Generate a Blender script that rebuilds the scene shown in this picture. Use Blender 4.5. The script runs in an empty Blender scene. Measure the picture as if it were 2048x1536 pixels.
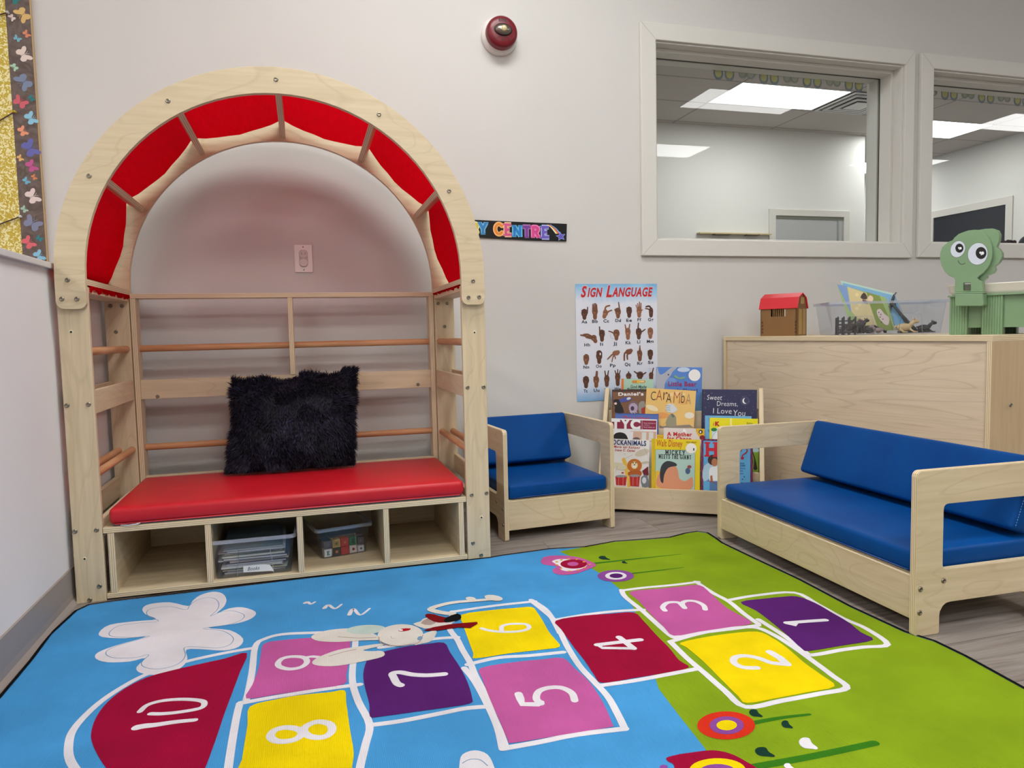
import bpy, math, random
from mathutils import Vector, Matrix
from mathutils.geometry import tessellate_polygon
R=math.radians
random.seed(7)
scn=bpy.context.scene
col=scn.collection
# ------------------------------------------------------------------ camera
FPX=1440.0; CAMH=0.73; YAW,PITCH,ROLL=R(16.0),R(4.10),R(-1.26)
def cam_axes():
    f0=Vector((math.sin(YAW),math.cos(YAW),0)); r0=Vector((math.cos(YAW),-math.sin(YAW),0)); u0=Vector((0,0,1))
    F=f0*math.cos(PITCH)-u0*math.sin(PITCH); U=u0*math.cos(PITCH)+f0*math.sin(PITCH)
    r=r0*math.cos(ROLL)+U*math.sin(ROLL); u=-r0*math.sin(ROLL)+U*math.cos(ROLL)
    return r,u,F
CR,CU,CF=cam_axes(); CAM=Vector((0,0,CAMH))
cd=bpy.data.cameras.new('camera'); cam=bpy.data.objects.new('camera',cd); col.objects.link(cam)
cd.sensor_width=36; cd.lens=FPX*36/2048; cd.clip_start=.02; cd.clip_end=60
cam.matrix_world=Matrix(((CR.x,CU.x,-CF.x,0),(CR.y,CU.y,-CF.y,0),(CR.z,CU.z,-CF.z,CAMH),(0,0,0,1)))
scn.camera=cam
# ------------------------------------------------------------------ world, exposure
w=bpy.data.worlds.new('world'); scn.world=w; w.use_nodes=True
w.node_tree.nodes['Background'].inputs[0].default_value=(.9,.95,1,1); w.node_tree.nodes['Background'].inputs[1].default_value=.15
vs=scn.view_settings; vs.view_transform='Standard'; vs.look='None'; vs.gamma=1; vs.use_curve_mapping=False; vs.exposure=1.66
LAMP=6.2          # emission of the ceiling panels of this room
LAMP2=3.6         # and of the room behind the glass
CEIL=2.9; WY=2.87  # ceiling height, plane of the back wall
WS=WY/3.22
def wx(x): return x*WS
def wz(z): return CAMH+(z-CAMH)*WS
def ray(px,py): return CR*((px-1024)/FPX)-CU*((py-768)/FPX)+CF
def at(px,py,axis,val):
    "point of the real plane axis=val (0 x, 1 y, 2 z) read off the photograph"
    v=ray(px,py); return CAM+v*((val-CAM[axis])/v[axis])
# ------------------------------------------------------------------ materials
def lin(c):
    return tuple((x/255/12.92 if x/255<=.04045 else ((x/255+.055)/1.055)**2.4) for x in c)+(1,)
MATS={}
def newmat(n):
    m=bpy.data.materials.new(n); m.use_nodes=True; MATS[n]=m
    nt=m.node_tree; return m,nt,nt.nodes['Principled BSDF']
def plain(n,rgb,rough=.5,metal=0,spec=.5,coat=0,emit=None,es=0):
    m,nt,b=newmat(n); b.inputs['Base Color'].default_value=lin(rgb); b.inputs['Roughness'].default_value=rough
    b.inputs['Metallic'].default_value=metal; b.inputs['Specular IOR Level'].default_value=spec; b.inputs['Coat Weight'].default_value=coat
    if emit: b.inputs['Emission Color'].default_value=emit; b.inputs['Emission Strength'].default_value=es
    return m
def nd(nt,t,**k):
    x=nt.nodes.new(t)
    for a,v in k.items():
        if a.startswith('i_'): x.inputs[a[2:].replace('_',' ')].default_value=v
        else: setattr(x,a,v)
    return x
def lk(nt,a,b): nt.links.new(a,b)
def ramp(nt,stops,interp='LINEAR'):
    r=nt.nodes.new('ShaderNodeValToRGB'); e=r.color_ramp.elements; r.color_ramp.interpolation=interp
    while len(e)<len(stops): e.new(.5)
    for i,(p,c) in enumerate(stops): e[i].position=p; e[i].color=c if len(c)==4 else lin(c)
    return r
def noisy(n,rgb1,rgb2,scale=(5,5,5),rough=.6,bump=0,detail=4,ns=1.0,spec=.4,dist=0,lo=.35,hi=.65,bscale=None):
    m,nt,b=newmat(n); tc=nd(nt,'ShaderNodeTexCoord'); mp=nd(nt,'ShaderNodeMapping'); mp.inputs['Scale'].default_value=scale
    no=nd(nt,'ShaderNodeTexNoise'); no.inputs['Scale'].default_value=ns; no.inputs['Detail'].default_value=detail; no.inputs['Distortion'].default_value=dist
    rp=ramp(nt,[(lo,rgb1),(hi,rgb2)]); lk(nt,tc.outputs['Object'],mp.inputs[0]); lk(nt,mp.outputs[0],no.inputs[0]); lk(nt,no.outputs[0],rp.inputs[0]); lk(nt,rp.outputs[0],b.inputs['Base Color'])
    b.inputs['Roughness'].default_value=rough; b.inputs['Specular IOR Level'].default_value=spec
    if bump:
        bp=nd(nt,'ShaderNodeBump'); bp.inputs['Strength'].default_value=bump; bp.inputs['Distance'].default_value=.002
        if bscale:
            n2=nd(nt,'ShaderNodeTexNoise'); n2.inputs['Scale'].default_value=bscale; n2.inputs['Detail'].default_value=3; lk(nt,tc.outputs['Object'],n2.inputs[0]); lk(nt,n2.outputs[0],bp.inputs['Height'])
        else: lk(nt,no.outputs[0],bp.inputs['Height'])
        lk(nt,bp.outputs[0],b.inputs['Normal'])
    return m
def birch(n,axis,c1=(216,198,166),c2=(200,180,145),line=(176,154,120),amt=.30,rough=.42,big=2.2,stretch=.55):
    "pale birch veneer: long faint grain along an axis plus thin wandering cathedral lines"
    m,nt,b=newmat(n); tc=nd(nt,'ShaderNodeTexCoord'); mp=nd(nt,'ShaderNodeMapping')
    s=[26,26,26]; s[axis]=1.6; mp.inputs['Scale'].default_value=s
    no=nd(nt,'ShaderNodeTexNoise'); no.inputs['Scale'].default_value=2.4; no.inputs['Detail'].default_value=5
    rp=ramp(nt,[(.3,c1),(.72,c2)])
    mp2=nd(nt,'ShaderNodeMapping'); s2=[big*1.9]*3; s2[axis]=big*stretch; mp2.inputs['Scale'].default_value=s2
    n2=nd(nt,'ShaderNodeTexNoise'); n2.inputs['Scale'].default_value=1.0; n2.inputs['Detail'].default_value=2.5; n2.inputs['Distortion'].default_value=.5
    mu=nd(nt,'ShaderNodeMath',operation='MULTIPLY'); mu.inputs[1].default_value=17
    fr=nd(nt,'ShaderNodeMath',operation='FRACT'); rl=ramp(nt,[(.0,(0,0,0,1)),(.80,(0,0,0,1)),(.93,(1,1,1,1)),(1,(0,0,0,1))])
    mx=nd(nt,'ShaderNodeMix',data_type='RGBA'); mx.inputs[7].default_value=lin(line)
    am=nd(nt,'ShaderNodeMath',operation='MULTIPLY'); am.inputs[1].default_value=amt
    lk(nt,tc.outputs['Object'],mp.inputs[0]); lk(nt,mp.outputs[0],no.inputs[0]); lk(nt,no.outputs[0],rp.inputs[0])
    lk(nt,tc.outputs['Object'],mp2.inputs[0]); lk(nt,mp2.outputs[0],n2.inputs[0]); lk(nt,n2.outputs[0],mu.inputs[0]); lk(nt,mu.outputs[0],fr.inputs[0]); lk(nt,fr.outputs[0],rl.inputs[0])
    lk(nt,rl.outputs[0],am.inputs[0]); lk(nt,am.outputs[0],mx.inputs[0]); lk(nt,rp.outputs[0],mx.inputs[6]); lk(nt,mx.outputs[2],b.inputs['Base Color'])
    b.inputs['Roughness'].default_value=rough; b.inputs['Specular IOR Level'].default_value=.4
    return m
def ply(n,axis,per=.0052):
    "ply edge: dark glue lines across the thickness axis"
    m,nt,b=newmat(n); tc=nd(nt,'ShaderNodeTexCoord'); sp=nd(nt,'ShaderNodeSeparateXYZ'); lk(nt,tc.outputs['Object'],sp.inputs[0])
    mu=nd(nt,'ShaderNodeMath',operation='MULTIPLY'); mu.inputs[1].default_value=1/per; lk(nt,sp.outputs[axis],mu.inputs[0])
    fr=nd(nt,'ShaderNodeMath',operation='FRACT'); lk(nt,mu.outputs[0],fr.inputs[0])
    rp=ramp(nt,[(0,(186,160,120)),(.18,(176,146,104)),(.32,(222,205,170)),(.9,(226,210,178)),(1,(186,160,120))]); lk(nt,fr.outputs[0],rp.inputs[0]); lk(nt,rp.outputs[0],b.inputs['Base Color'])
    b.inputs['Roughness'].default_value=.5
    return m
for a,i in (('x',0),('y',1),('z',2)):
    birch('birch_'+a,i); ply('ply_'+a,i)
birch('panel_back',1,c1=(218,200,174),c2=(207,188,161),line=(176,152,124),amt=.42,big=3.4,stretch=.22)
birch('panel_side',2,c1=(200,175,140),c2=(188,162,126),line=(170,144,108),amt=.1)
birch('rack_face',0,c1=(214,196,166),c2=(202,182,150),line=(180,158,124),amt=.2)
noisy('dowel',(206,156,112),(186,132,88),scale=(3,30,30),ns=2,rough=.45)
noisy('dowel_y',(206,156,112),(186,132,88),scale=(30,3,30),ns=2,rough=.45)
noisy('wall',(208,205,201),(205,202,198),scale=(1,1,1),ns=2,rough=.75,bump=.08,bscale=220,spec=.25)
noisy('wall_far',(226,226,222),(224,224,220),scale=(1,1,1),ns=2,rough=.8)
noisy('pony',(226,224,224),(223,221,221),scale=(1,1,1),ns=2,rough=.7,bump=.06,bscale=200,spec=.25)
plain('trim',(214,211,204),.45); plain('cap',(206,206,206),.4); plain('vinyl_base',(150,140,134),.45)
plain('void',(60,62,66),.8)
plain('metal',(150,142,128),.32,1); plain('metal_dark',(70,64,54),.45,.8); plain('hole',(40,32,24),.9)
# red cloth lets the lamps through
m,nt,b=newmat('red_cloth'); tc=nd(nt,'ShaderNodeTexCoord'); mp=nd(nt,'ShaderNodeMapping'); mp.inputs['Scale'].default_value=(40,4,40)
no=nd(nt,'ShaderNodeTexNoise'); no.inputs['Scale'].default_value=3; no.inputs['Detail'].default_value=4; rp=ramp(nt,[(.3,(206,2,18)),(.75,(192,1,15))])
lk(nt,tc.outputs['Object'],mp.inputs[0]); lk(nt,mp.outputs[0],no.inputs[0]); lk(nt,no.outputs[0],rp.inputs[0])
df=nd(nt,'ShaderNodeBsdfDiffuse'); tr=nd(nt,'ShaderNodeBsdfTranslucent'); ms=nd(nt,'ShaderNodeMixShader'); ms.inputs[0].default_value=.55
bp=nd(nt,'ShaderNodeBump'); bp.inputs['Strength'].default_value=.2; bp.inputs['Distance'].default_value=.002; lk(nt,no.outputs[0],bp.inputs['Height']); lk(nt,bp.outputs[0],df.inputs['Normal'])
lk(nt,rp.outputs[0],df.inputs[0]); lk(nt,rp.outputs[0],tr.inputs[0]); lk(nt,df.outputs[0],ms.inputs[1]); lk(nt,tr.outputs[0],ms.inputs[2]); tp=nd(nt,'ShaderNodeBsdfTransparent'); tp.inputs[0].default_value=lin((236,40,60)); m3=nd(nt,'ShaderNodeMixShader'); m3.inputs[0].default_value=.10; lk(nt,ms.outputs[0],m3.inputs[1]); lk(nt,tp.outputs[0],m3.inputs[2]); lk(nt,m3.outputs[0],nt.nodes['Material Output'].inputs[0])
noisy('red_vinyl',(200,22,38),(190,16,32),scale=(2,2,2),ns=3,rough=.42,bump=.12,bscale=14,spec=.5)
noisy('blue_vinyl',(4,70,138),(3,62,128),scale=(2,2,2),ns=3,rough=.45,bump=.10,bscale=9,spec=.12)
plain('grey_cloth',(92,98,110),.9); plain('zip',(200,205,210),.4)
noisy('fur_dark',(22,21,38),(8,8,16),scale=(1,1,1),ns=9,rough=.7)
noisy('fur_light',(52,50,78),(30,29,50),scale=(1,1,1),ns=9,rough=.6)
# floor planks, running left to right
m,nt,b=newmat('floor'); tc=nd(nt,'ShaderNodeTexCoord'); br=nd(nt,'ShaderNodeTexBrick'); br.offset=.37
for k,v in (('Scale',1),('Mortar Size',.0012),('Mortar Smooth',.3),('Bias',0),('Brick Width',1.22),('Row Height',.18)): br.inputs[k].default_value=v
br.inputs['Color1'].default_value=(.0,.0,.0,1); br.inputs['Color2'].default_value=(1,1,1,1); br.inputs['Mortar'].default_value=(.5,.5,.5,1)
lk(nt,tc.outputs['Object'],br.inputs[0])
mp=nd(nt,'ShaderNodeMapping'); mp.inputs['Scale'].default_value=(1.3,16,1); lk(nt,tc.outputs['Object'],mp.inputs[0])
va=nd(nt,'ShaderNodeVectorMath',operation='ADD'); lk(nt,mp.outputs[0],va.inputs[0]); vm=nd(nt,'ShaderNodeVectorMath',operation='SCALE'); vm.inputs[3].default_value=7; lk(nt,br.outputs[0],vm.inputs[0]); lk(nt,vm.outputs[0],va.inputs[1])
no=nd(nt,'ShaderNodeTexNoise'); no.inputs['Scale'].default_value=2.2; no.inputs['Detail'].default_value=7; no.inputs['Distortion'].default_value=1.4; lk(nt,va.outputs[0],no.inputs[0])
rp=ramp(nt,[(.25,(100,89,83)),(.45,(138,128,122)),(.6,(152,143,137)),(.78,(120,110,105))]); lk(nt,no.outputs[0],rp.inputs[0])
mx=nd(nt,'ShaderNodeMix',data_type='RGBA',blend_type='MULTIPLY'); mx.inputs[0].default_value=1; lk(nt,rp.outputs[0],mx.inputs[6])
r2=ramp(nt,[(0,(232,232,232)),(1,(255,255,255))]); lk(nt,br.outputs[0],r2.inputs[0]); lk(nt,r2.outputs[0],mx.inputs[7])
mf=nd(nt,'ShaderNodeMix',data_type='RGBA'); lk(nt,br.outputs[1],mf.inputs[0]); lk(nt,mx.outputs[2],mf.inputs[6]); mf.inputs[7].default_value=lin((84,76,72)); lk(nt,mf.outputs[2],b.inputs['Base Color'])
b.inputs['Roughness'].default_value=.5; bp=nd(nt,'ShaderNodeBump'); bp.inputs['Strength'].default_value=.12; bp.inputs['Distance'].default_value=.002; lk(nt,no.outputs[0],bp.inputs['Height']); lk(nt,bp.outputs[0],b.inputs['Normal'])
# ceiling tiles with a T-bar grid
def ceiling_mat(n,x0,y0,c=(196,191,187)):
    m,nt,b=newmat(n); tc=nd(nt,'ShaderNodeTexCoord'); sp=nd(nt,'ShaderNodeSeparateXYZ'); lk(nt,tc.outputs['Object'],sp.inputs[0]); outs=[]
    for ax,o,per in ((0,x0,1.2),(1,y0,.6)):
        a=nd(nt,'ShaderNodeMath',operation='SUBTRACT'); a.inputs[1].default_value=o-per*40+.012; lk(nt,sp.outputs[ax],a.inputs[0])
        d=nd(nt,'ShaderNodeMath',operation='DIVIDE'); d.inputs[1].default_value=per; lk(nt,a.outputs[0],d.inputs[0])
        f=nd(nt,'ShaderNodeMath',operation='FRACT'); lk(nt,d.outputs[0],f.inputs[0])
        l=nd(nt,'ShaderNodeMath',operation='LESS_THAN'); l.inputs[1].default_value=.024/per; lk(nt,f.outputs[0],l.inputs[0]); outs.append(l)
    mxm=nd(nt,'ShaderNodeMath',operation='MAXIMUM'); lk(nt,outs[0].outputs[0],mxm.inputs[0]); lk(nt,outs[1].outputs[0],mxm.inputs[1])
    mx=nd(nt,'ShaderNodeMix',data_type='RGBA'); lk(nt,mxm.outputs[0],mx.inputs[0]); mx.inputs[6].default_value=lin(c); mx.inputs[7].default_value=lin(tuple(int(v*.82) for v in c)); lk(nt,mx.outputs[2],b.inputs['Base Color'])
    b.inputs['Roughness'].default_value=.9
ceiling_mat('ceiling_here',3.6,-.52,(200,198,195)); ceiling_mat('ceiling_there',3.81,5.7,(196,190,185))
def emis(n,c,s):
    m=bpy.data.materials.new(n); m.use_nodes=True; MATS[n]=m; nt=m.node_tree; nt.nodes.remove(nt.nodes['Principled BSDF'])
    e=nt.nodes.new('ShaderNodeEmission'); e.inputs[0].default_value=c; e.inputs[1].default_value=s; lk(nt,e.outputs[0],nt.nodes['Material Output'].inputs[0])
emis('lamp_here',(.99,.99,.975,1),LAMP); emis('lamp_there',(1,.99,.97,1),LAMP2)
def clear(n,tint,base=.04,rough=.03,alpha=1.0):
    "clear sheet: see-through with a fresnel reflection"
    m=bpy.data.materials.new(n); m.use_nodes=True; MATS[n]=m; nt=m.node_tree; nt.nodes.remove(nt.nodes['Principled BSDF'])
    t=nt.nodes.new('ShaderNodeBsdfTransparent'); t.inputs[0].default_value=tint; g=nt.nodes.new('ShaderNodeBsdfGlossy'); g.inputs[1].default_value=rough
    fr=nt.nodes.new('ShaderNodeFresnel'); fr.inputs[0].default_value=1.5; ms=nt.nodes.new('ShaderNodeMixShader'); ad=nt.nodes.new('ShaderNodeMath'); ad.operation='ADD'; ad.inputs[1].default_value=base-.04
    ge=nt.nodes.new('ShaderNodeNewGeometry'); mi=nt.nodes.new('ShaderNodeMix'); mi.data_type='FLOAT'; mi.inputs[3].default_value=0
    lk(nt,fr.outputs[0],ad.inputs[0]); lk(nt,ge.outputs['Backfacing'],mi.inputs[0]); lk(nt,ad.outputs[0],mi.inputs[2]); lk(nt,mi.outputs[0],ms.inputs[0]); lk(nt,t.outputs[0],ms.inputs[1]); lk(nt,g.outputs[0],ms.inputs[2])
    out=ms
    if alpha<1:
        d=nt.nodes.new('ShaderNodeBsdfDiffuse'); d.inputs[0].default_value=(.75,.78,.85,1); m2=nt.nodes.new('ShaderNodeMixShader'); m2.inputs[0].default_value=1-alpha
        lk(nt,ms.outputs[0],m2.inputs[1]); lk(nt,d.outputs[0],m2.inputs[2]); out=m2
    lk(nt,out.outputs[0],nt.nodes['Material Output'].inputs[0])
clear('pane',(.97,.985,.98,1),base=.03,rough=0)
clear('clear_plastic',(.95,.96,.98,1),base=.05,rough=.06,alpha=.985)
clear('clear_rim',(.86,.88,.93,1),base=.10,rough=.12,alpha=.78)
# rug: printed pile with fine ribs; same weave under every ink
def rugmat(n,rgb):
    m,nt,b=newmat(n); tc=nd(nt,'ShaderNodeTexCoord'); no=nd(nt,'ShaderNodeTexNoise'); no.inputs['Scale'].default_value=6; no.inputs['Detail'].default_value=6; lk(nt,tc.outputs['Object'],no.inputs[0])
    lo=tuple(v*.92 for v in rgb); rp=ramp(nt,[(.35,lo),(.65,rgb)]); lk(nt,no.outputs[0],rp.inputs[0]); lk(nt,rp.outputs[0],b.inputs['Base Color'])
    wv=nd(nt,'ShaderNodeTexWave',bands_direction='X'); wv.inputs['Scale'].default_value=95; wv.inputs['Distortion'].default_value=.3; lk(nt,tc.outputs['Object'],wv.inputs[0])
    bp=nd(nt,'ShaderNodeBump'); bp.inputs['Strength'].default_value=.35; bp.inputs['Distance'].default_value=.0012; lk(nt,wv.outputs[0],bp.inputs['Height']); lk(nt,bp.outputs[0],b.inputs['Normal'])
    b.inputs['Roughness'].default_value=.95; b.inputs['Specular IOR Level'].default_value=.06; return n
for n,c in dict(rg_blue=(70,148,206),rg_green=(128,155,26),rg_white=(222,218,224),rg_crim=(150,12,52),rg_pink=(186,88,152),rg_yel=(232,204,8),rg_pur=(84,32,104),rg_edge=(16,16,18),
    rg_line=(120,150,180),rg_dark=(24,56,44),rg_stem=(52,112,24),rg_red=(208,48,28),rg_lil=(136,72,150),rg_bun=(214,208,200),rg_bun2=(188,204,196),rg_shade=(170,150,142),rg_or=(216,150,50),rg_maroon=(120,14,20),rg_eye=(170,20,30)).items(): rugmat(n,c)
def M(n):
    return MATS[n]
def C(rgb,rough=.5):
    n='ink_%d_%d_%d_%d'%(*rgb,int(rough*100))
    if n not in MATS: plain(n,rgb,rough)
    return n
# ------------------------------------------------------------------ mesh builder
def cr(pts,closed=False,n=6):
    "Catmull-Rom smoothing"
    P=[Vector(p) for p in pts]; out=[]; N=len(P); seg=N if closed else N-1
    for i in range(seg):
        g=(lambda k:P[k%N]) if closed else (lambda k:P[max(0,min(N-1,k))])
        a,b,c,d=g(i-1),g(i),g(i+1),g(i+2)
        for k in range(n):
            t=k/n; out.append(.5*((2*b)+(c-a)*t+(2*a-5*b+4*c-d)*t*t+(-a+3*b-3*c+d)*t**3))
    if not closed: out.append(P[-1])
    return out
class MB:
    def __init__(s): s.v=[]; s.f=[]; s.mi=[]; s.mats=[]; s.M=Matrix.Identity(4); s.fr=None; s.sm=[]
    def mid(s,m):
        if m not in s.mats: s.mats.append(m)
        return s.mats.index(m)
    def add(s,vs,fs,m,smooth=False):
        o=len(s.v); s.v+=[s.M@Vector(v) for v in vs]; k=s.mid(m)
        for f in fs: s.f.append([o+i for i in f]); s.mi.append(k); s.sm.append(smooth)
    def box(s,x0,x1,y0,y1,z0,z1,m,em=None,thin=None):
        "em: material for the faces other than the two broad ones (thin = thickness axis)"
        vs=[(x,y,z) for z in (z0,z1) for y in (y0,y1) for x in (x0,x1)]
        F={'z0':(0,2,3,1),'z1':(4,5,7,6),'y0':(0,1,5,4),'y1':(2,6,7,3),'x0':(0,4,6,2),'x1':(1,3,7,5)}
        if em is None: s.add(vs,list(F.values()),m); return
        d=[x1-x0,y1-y0,z1-z0]; ax='xyz'[d.index(min(d))] if thin is None else thin
        s.add(vs,[f for k,f in F.items() if k[0]==ax],m); s.add(vs,[f for k,f in F.items() if k[0]!=ax],em)
    def frame(s,o,U,V,N): s.fr=(Vector(o),Vector(U),Vector(V),Vector(N))
    def p3(s,u,v,w=0): o,U,V,N=s.fr; return o+U*u+V*v+N*w
    cnt=0
    def lay(s,k): s.cnt+=1; return k*s.E+s.cnt*4e-7
    def prism(s,loops,t0,t1,m,em=None):
        "2D loops (outer, holes...) in the current frame extruded from N=t0 to N=t1"
        em=em or m; L=[[Vector((p[0],p[1],0)) for p in l] for l in loops]; tri=tessellate_polygon(L); flat=[p for l in L for p in l]
        a=[s.p3(p.x,p.y,t0) for p in flat]; b=[s.p3(p.x,p.y,t1) for p in flat]; n=len(flat)
        s.add(a,[tuple(t) for t in tri],m); s.add(b,[tuple(reversed(t)) for t in tri],m)
        o=0
        for l in L:
            k=len(l); vs=[a[o+i] for i in range(k)]+[b[o+i] for i in range(k)]
            s.add(vs,[(i,(i+1)%k,k+(i+1)%k,k+i) for i in range(k)],em); o+=k
    def cyl(s,p0,p1,r0,m,r1=None,seg=16,caps=True,smooth=True):
        p0,p1=Vector(p0),Vector(p1); r1=r0 if r1 is None else r1; d=(p1-p0).normalized(); a=d.orthogonal().normalized(); b=d.cross(a)
        vs=[p0+(a*math.cos(2*math.pi*i/seg)+b*math.sin(2*math.pi*i/seg))*r0 for i in range(seg)]+[p1+(a*math.cos(2*math.pi*i/seg)+b*math.sin(2*math.pi*i/seg))*r1 for i in range(seg)]
        s.add(vs,[(i,(i+1)%seg,seg+(i+1)%seg,seg+i) for i in range(seg)],m,smooth)
        if caps: s.add(vs,[tuple(reversed(range(seg))),tuple(range(seg,2*seg))],m)
    def lathe(s,o,axis,prof,m,seg=32,smooth=True,sx=1,sy=1):
        o=Vector(o); d=Vector(axis).normalized(); a=Vector((1,0,0)) if abs(d.x)<.9 else Vector((0,1,0)); a=(a-d*a.dot(d)).normalized(); b=d.cross(a); vs=[]
        for r,h in prof:
            for i in range(seg): t=2*math.pi*i/seg; vs.append(o+a*math.cos(t)*r*sx+b*math.sin(t)*r*sy+d*h)
        k=len(prof); s.add(vs,[(j*seg+i,j*seg+(i+1)%seg,(j+1)*seg+(i+1)%seg,(j+1)*seg+i) for j in range(k-1) for i in range(seg)],m,smooth)
        s.add(vs,[tuple(range((k-1)*seg,k*seg))],m)
    def ball(s,c,r,m,n=10,k=16):
        r=r if hasattr(r,'__len__') else (r,r,r); vs=[]; fs=[]
        for j in range(n+1):
            t=math.pi*j/n
            for i in range(k): q=2*math.pi*i/k; vs.append((c[0]+r[0]*math.sin(t)*math.cos(q),c[1]+r[1]*math.sin(t)*math.sin(q),c[2]+r[2]*math.cos(t)))
        for j in range(n):
            for i in range(k): fs.append((j*k+i,(j+1)*k+i,(j+1)*k+(i+1)%k,j*k+(i+1)%k))
        s.add(vs,fs,m,True)
    def tube(s,pts,r,m,seg=8):
        P=[Vector(p) for p in pts]; vs=[]; n=len(P); rr=r if hasattr(r,'__len__') else [r]*n
        for i,p in enumerate(P):
            d=(P[min(n-1,i+1)]-P[max(0,i-1)]).normalized(); a=Vector((0,0,1)) if abs(d.z)<.9 else Vector((1,0,0)); a=(a-d*a.dot(d)).normalized(); b=d.cross(a)
            vs+=[p+(a*math.cos(2*math.pi*k/seg)+b*math.sin(2*math.pi*k/seg))*rr[i] for k in range(seg)]
        s.add(vs,[(j*seg+i,j*seg+(i+1)%seg,(j+1)*seg+(i+1)%seg,(j+1)*seg+i) for j in range(n-1) for i in range(seg)]+[tuple(reversed(range(seg))),tuple(range((n-1)*seg,n*seg))],m,True)
    # ---- flat print in the current frame: layer k sits k*E above the surface
    E=.00022
    def poly(s,pts,m,k=1,smooth=0):
        if smooth: pts=[(p[0],p[1]) for p in cr([(*p[:2],0) for p in pts],True,smooth)]
        L=[Vector((p[0],p[1],0)) for p in pts]; tri=tessellate_polygon([L]); h=s.lay(k); s.add([s.p3(p.x,p.y,h) for p in L],[tuple(t) for t in tri],m)
    def ell(s,cx,cy,rx,ry,m,k=1,rot=0,n=28):
        c,q=math.cos(rot),math.sin(rot); P=[(rx*math.cos(2*math.pi*i/n),ry*math.sin(2*math.pi*i/n)) for i in range(n)]
        h=s.lay(k); s.add([s.p3(cx+a*c-b*q,cy+a*q+b*c,h) for a,b in P],[tuple(range(n))],m)
    def rect(s,x0,y0,x1,y1,m,k=1): h=s.lay(k); s.add([s.p3(x0,y0,h),s.p3(x1,y0,h),s.p3(x1,y1,h),s.p3(x0,y1,h)],[(0,1,2,3)],m)
    def stroke(s,pts,wd,m,k=1,smooth=5,closed=False,cap=True):
        P=[Vector((p[0],p[1],0)) for p in pts]
        if smooth and len(P)>2: P=cr(P,closed,smooth)
        hz=s.lay(k); n=len(P); W=wd if hasattr(wd,'__len__') else None; vs=[]
        for i,p in enumerate(P):
            if closed: d=P[(i+1)%n]-P[i-1]
            else: d=P[min(n-1,i+1)]-P[max(0,i-1)]
            d=d.normalized() if d.length>1e-9 else Vector((1,0,0)); q=Vector((-d.y,d.x,0)); t=i/max(1,n-1)
            h=(wd if W is None else W[0]+(W[1]-W[0])*t)/2
            vs+=[s.p3(*(p+q*h).xy,hz),s.p3(*(p-q*h).xy,hz)]
        m2=n if closed else n-1
        s.add(vs,[(2*i,2*i+1,(2*i+3)%(2*n),(2*i+2)%(2*n)) for i in range(m2)],m)
        if cap and not closed:
            s.ell(P[0].x,P[0].y,(W[0] if W else wd)/2,(W[0] if W else wd)/2,m,k,n=10); s.ell(P[-1].x,P[-1].y,(W[1] if W else wd)/2,(W[1] if W else wd)/2,m,k,n=10)
    def text(s,txt,x0,y0,x1,y1,m,k=2,bold=0.0,shear=0,dirn=None):
        "letters fitted into the box; the frame's own u,v axes"
        vs,fs=glyphs(txt,bold,shear); h=s.lay(k); s.add([s.p3(x0+(x1-x0)*a,y0+(y1-y0)*b,h) for a,b in vs],fs,m)
    def slab(s,txt,x0,y0,x1,y1,m,k=2,wd=.22,gap=.28):
        "slab-serif capitals drawn with strokes"
        adv=[SL[c][0] for c in txt]; tot=sum(adv)+gap*(len(txt)-1); sx=(x1-x0)/tot; h=y1-y0; x=x0
        for c,a in zip(txt,adv):
            for st in SL[c][1]:
                P=[(x+p[0]*sx,y0+p[1]*h) for p in st]; s.stroke(P,wd*h,m,k,smooth=4 if len(P)>3 else 0,cap=len(P)>3)
            for (u,v) in SL[c][2]: s.rect(x+(u-.2)*sx,y0+v*h-.06*h,x+(u+.2)*sx,y0+v*h+.06*h,m,k)
            x+=(a+gap)*sx
    def build(s,name,parent=None,bevel=0,local=False,smooth=False,seg=2,origin=None,auto=None,sub=0):
        me=bpy.data.meshes.new(name); o=bpy.data.objects.new(name,me); col.objects.link(o)
        vs=s.v
        if parent is not None:
            o.parent=parent
            if not local: Mi=WM(parent).inverted(); vs=[Mi@v for v in vs]
        else:
            if origin is None:
                xs=[v.x for v in vs]; ys=[v.y for v in vs]; zs=[v.z for v in vs]; origin=Vector(((min(xs)+max(xs))/2,(min(ys)+max(ys))/2,min(zs)))
            vs=[v-Vector(origin) for v in vs]; o.location=origin
        me.from_pydata([tuple(v) for v in vs],[],s.f)
        for n in s.mats: me.materials.append(M(n))
        me.polygons.foreach_set('material_index',s.mi); me.polygons.foreach_set('use_smooth',[bool(x or smooth) for x in s.sm]); me.update()
        if bevel:
            import bmesh
            bm=bmesh.new(); bm.from_mesh(me); bmesh.ops.remove_doubles(bm,verts=bm.verts,dist=1e-5); bmesh.ops.recalc_face_normals(bm,faces=bm.faces); bm.to_mesh(me); bm.free()
            b=o.modifiers.new('bevel','BEVEL'); b.width=bevel; b.segments=seg; b.limit_method='ANGLE'; b.angle_limit=R(35); b.harden_normals=False
        if sub: q=o.modifiers.new('sub','SUBSURF'); q.levels=sub; q.render_levels=sub
        return o
def WM(o):
    m=Matrix.LocRotScale(o.location,o.rotation_euler,o.scale)
    return WM(o.parent)@m if o.parent else m
GC={}
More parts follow.
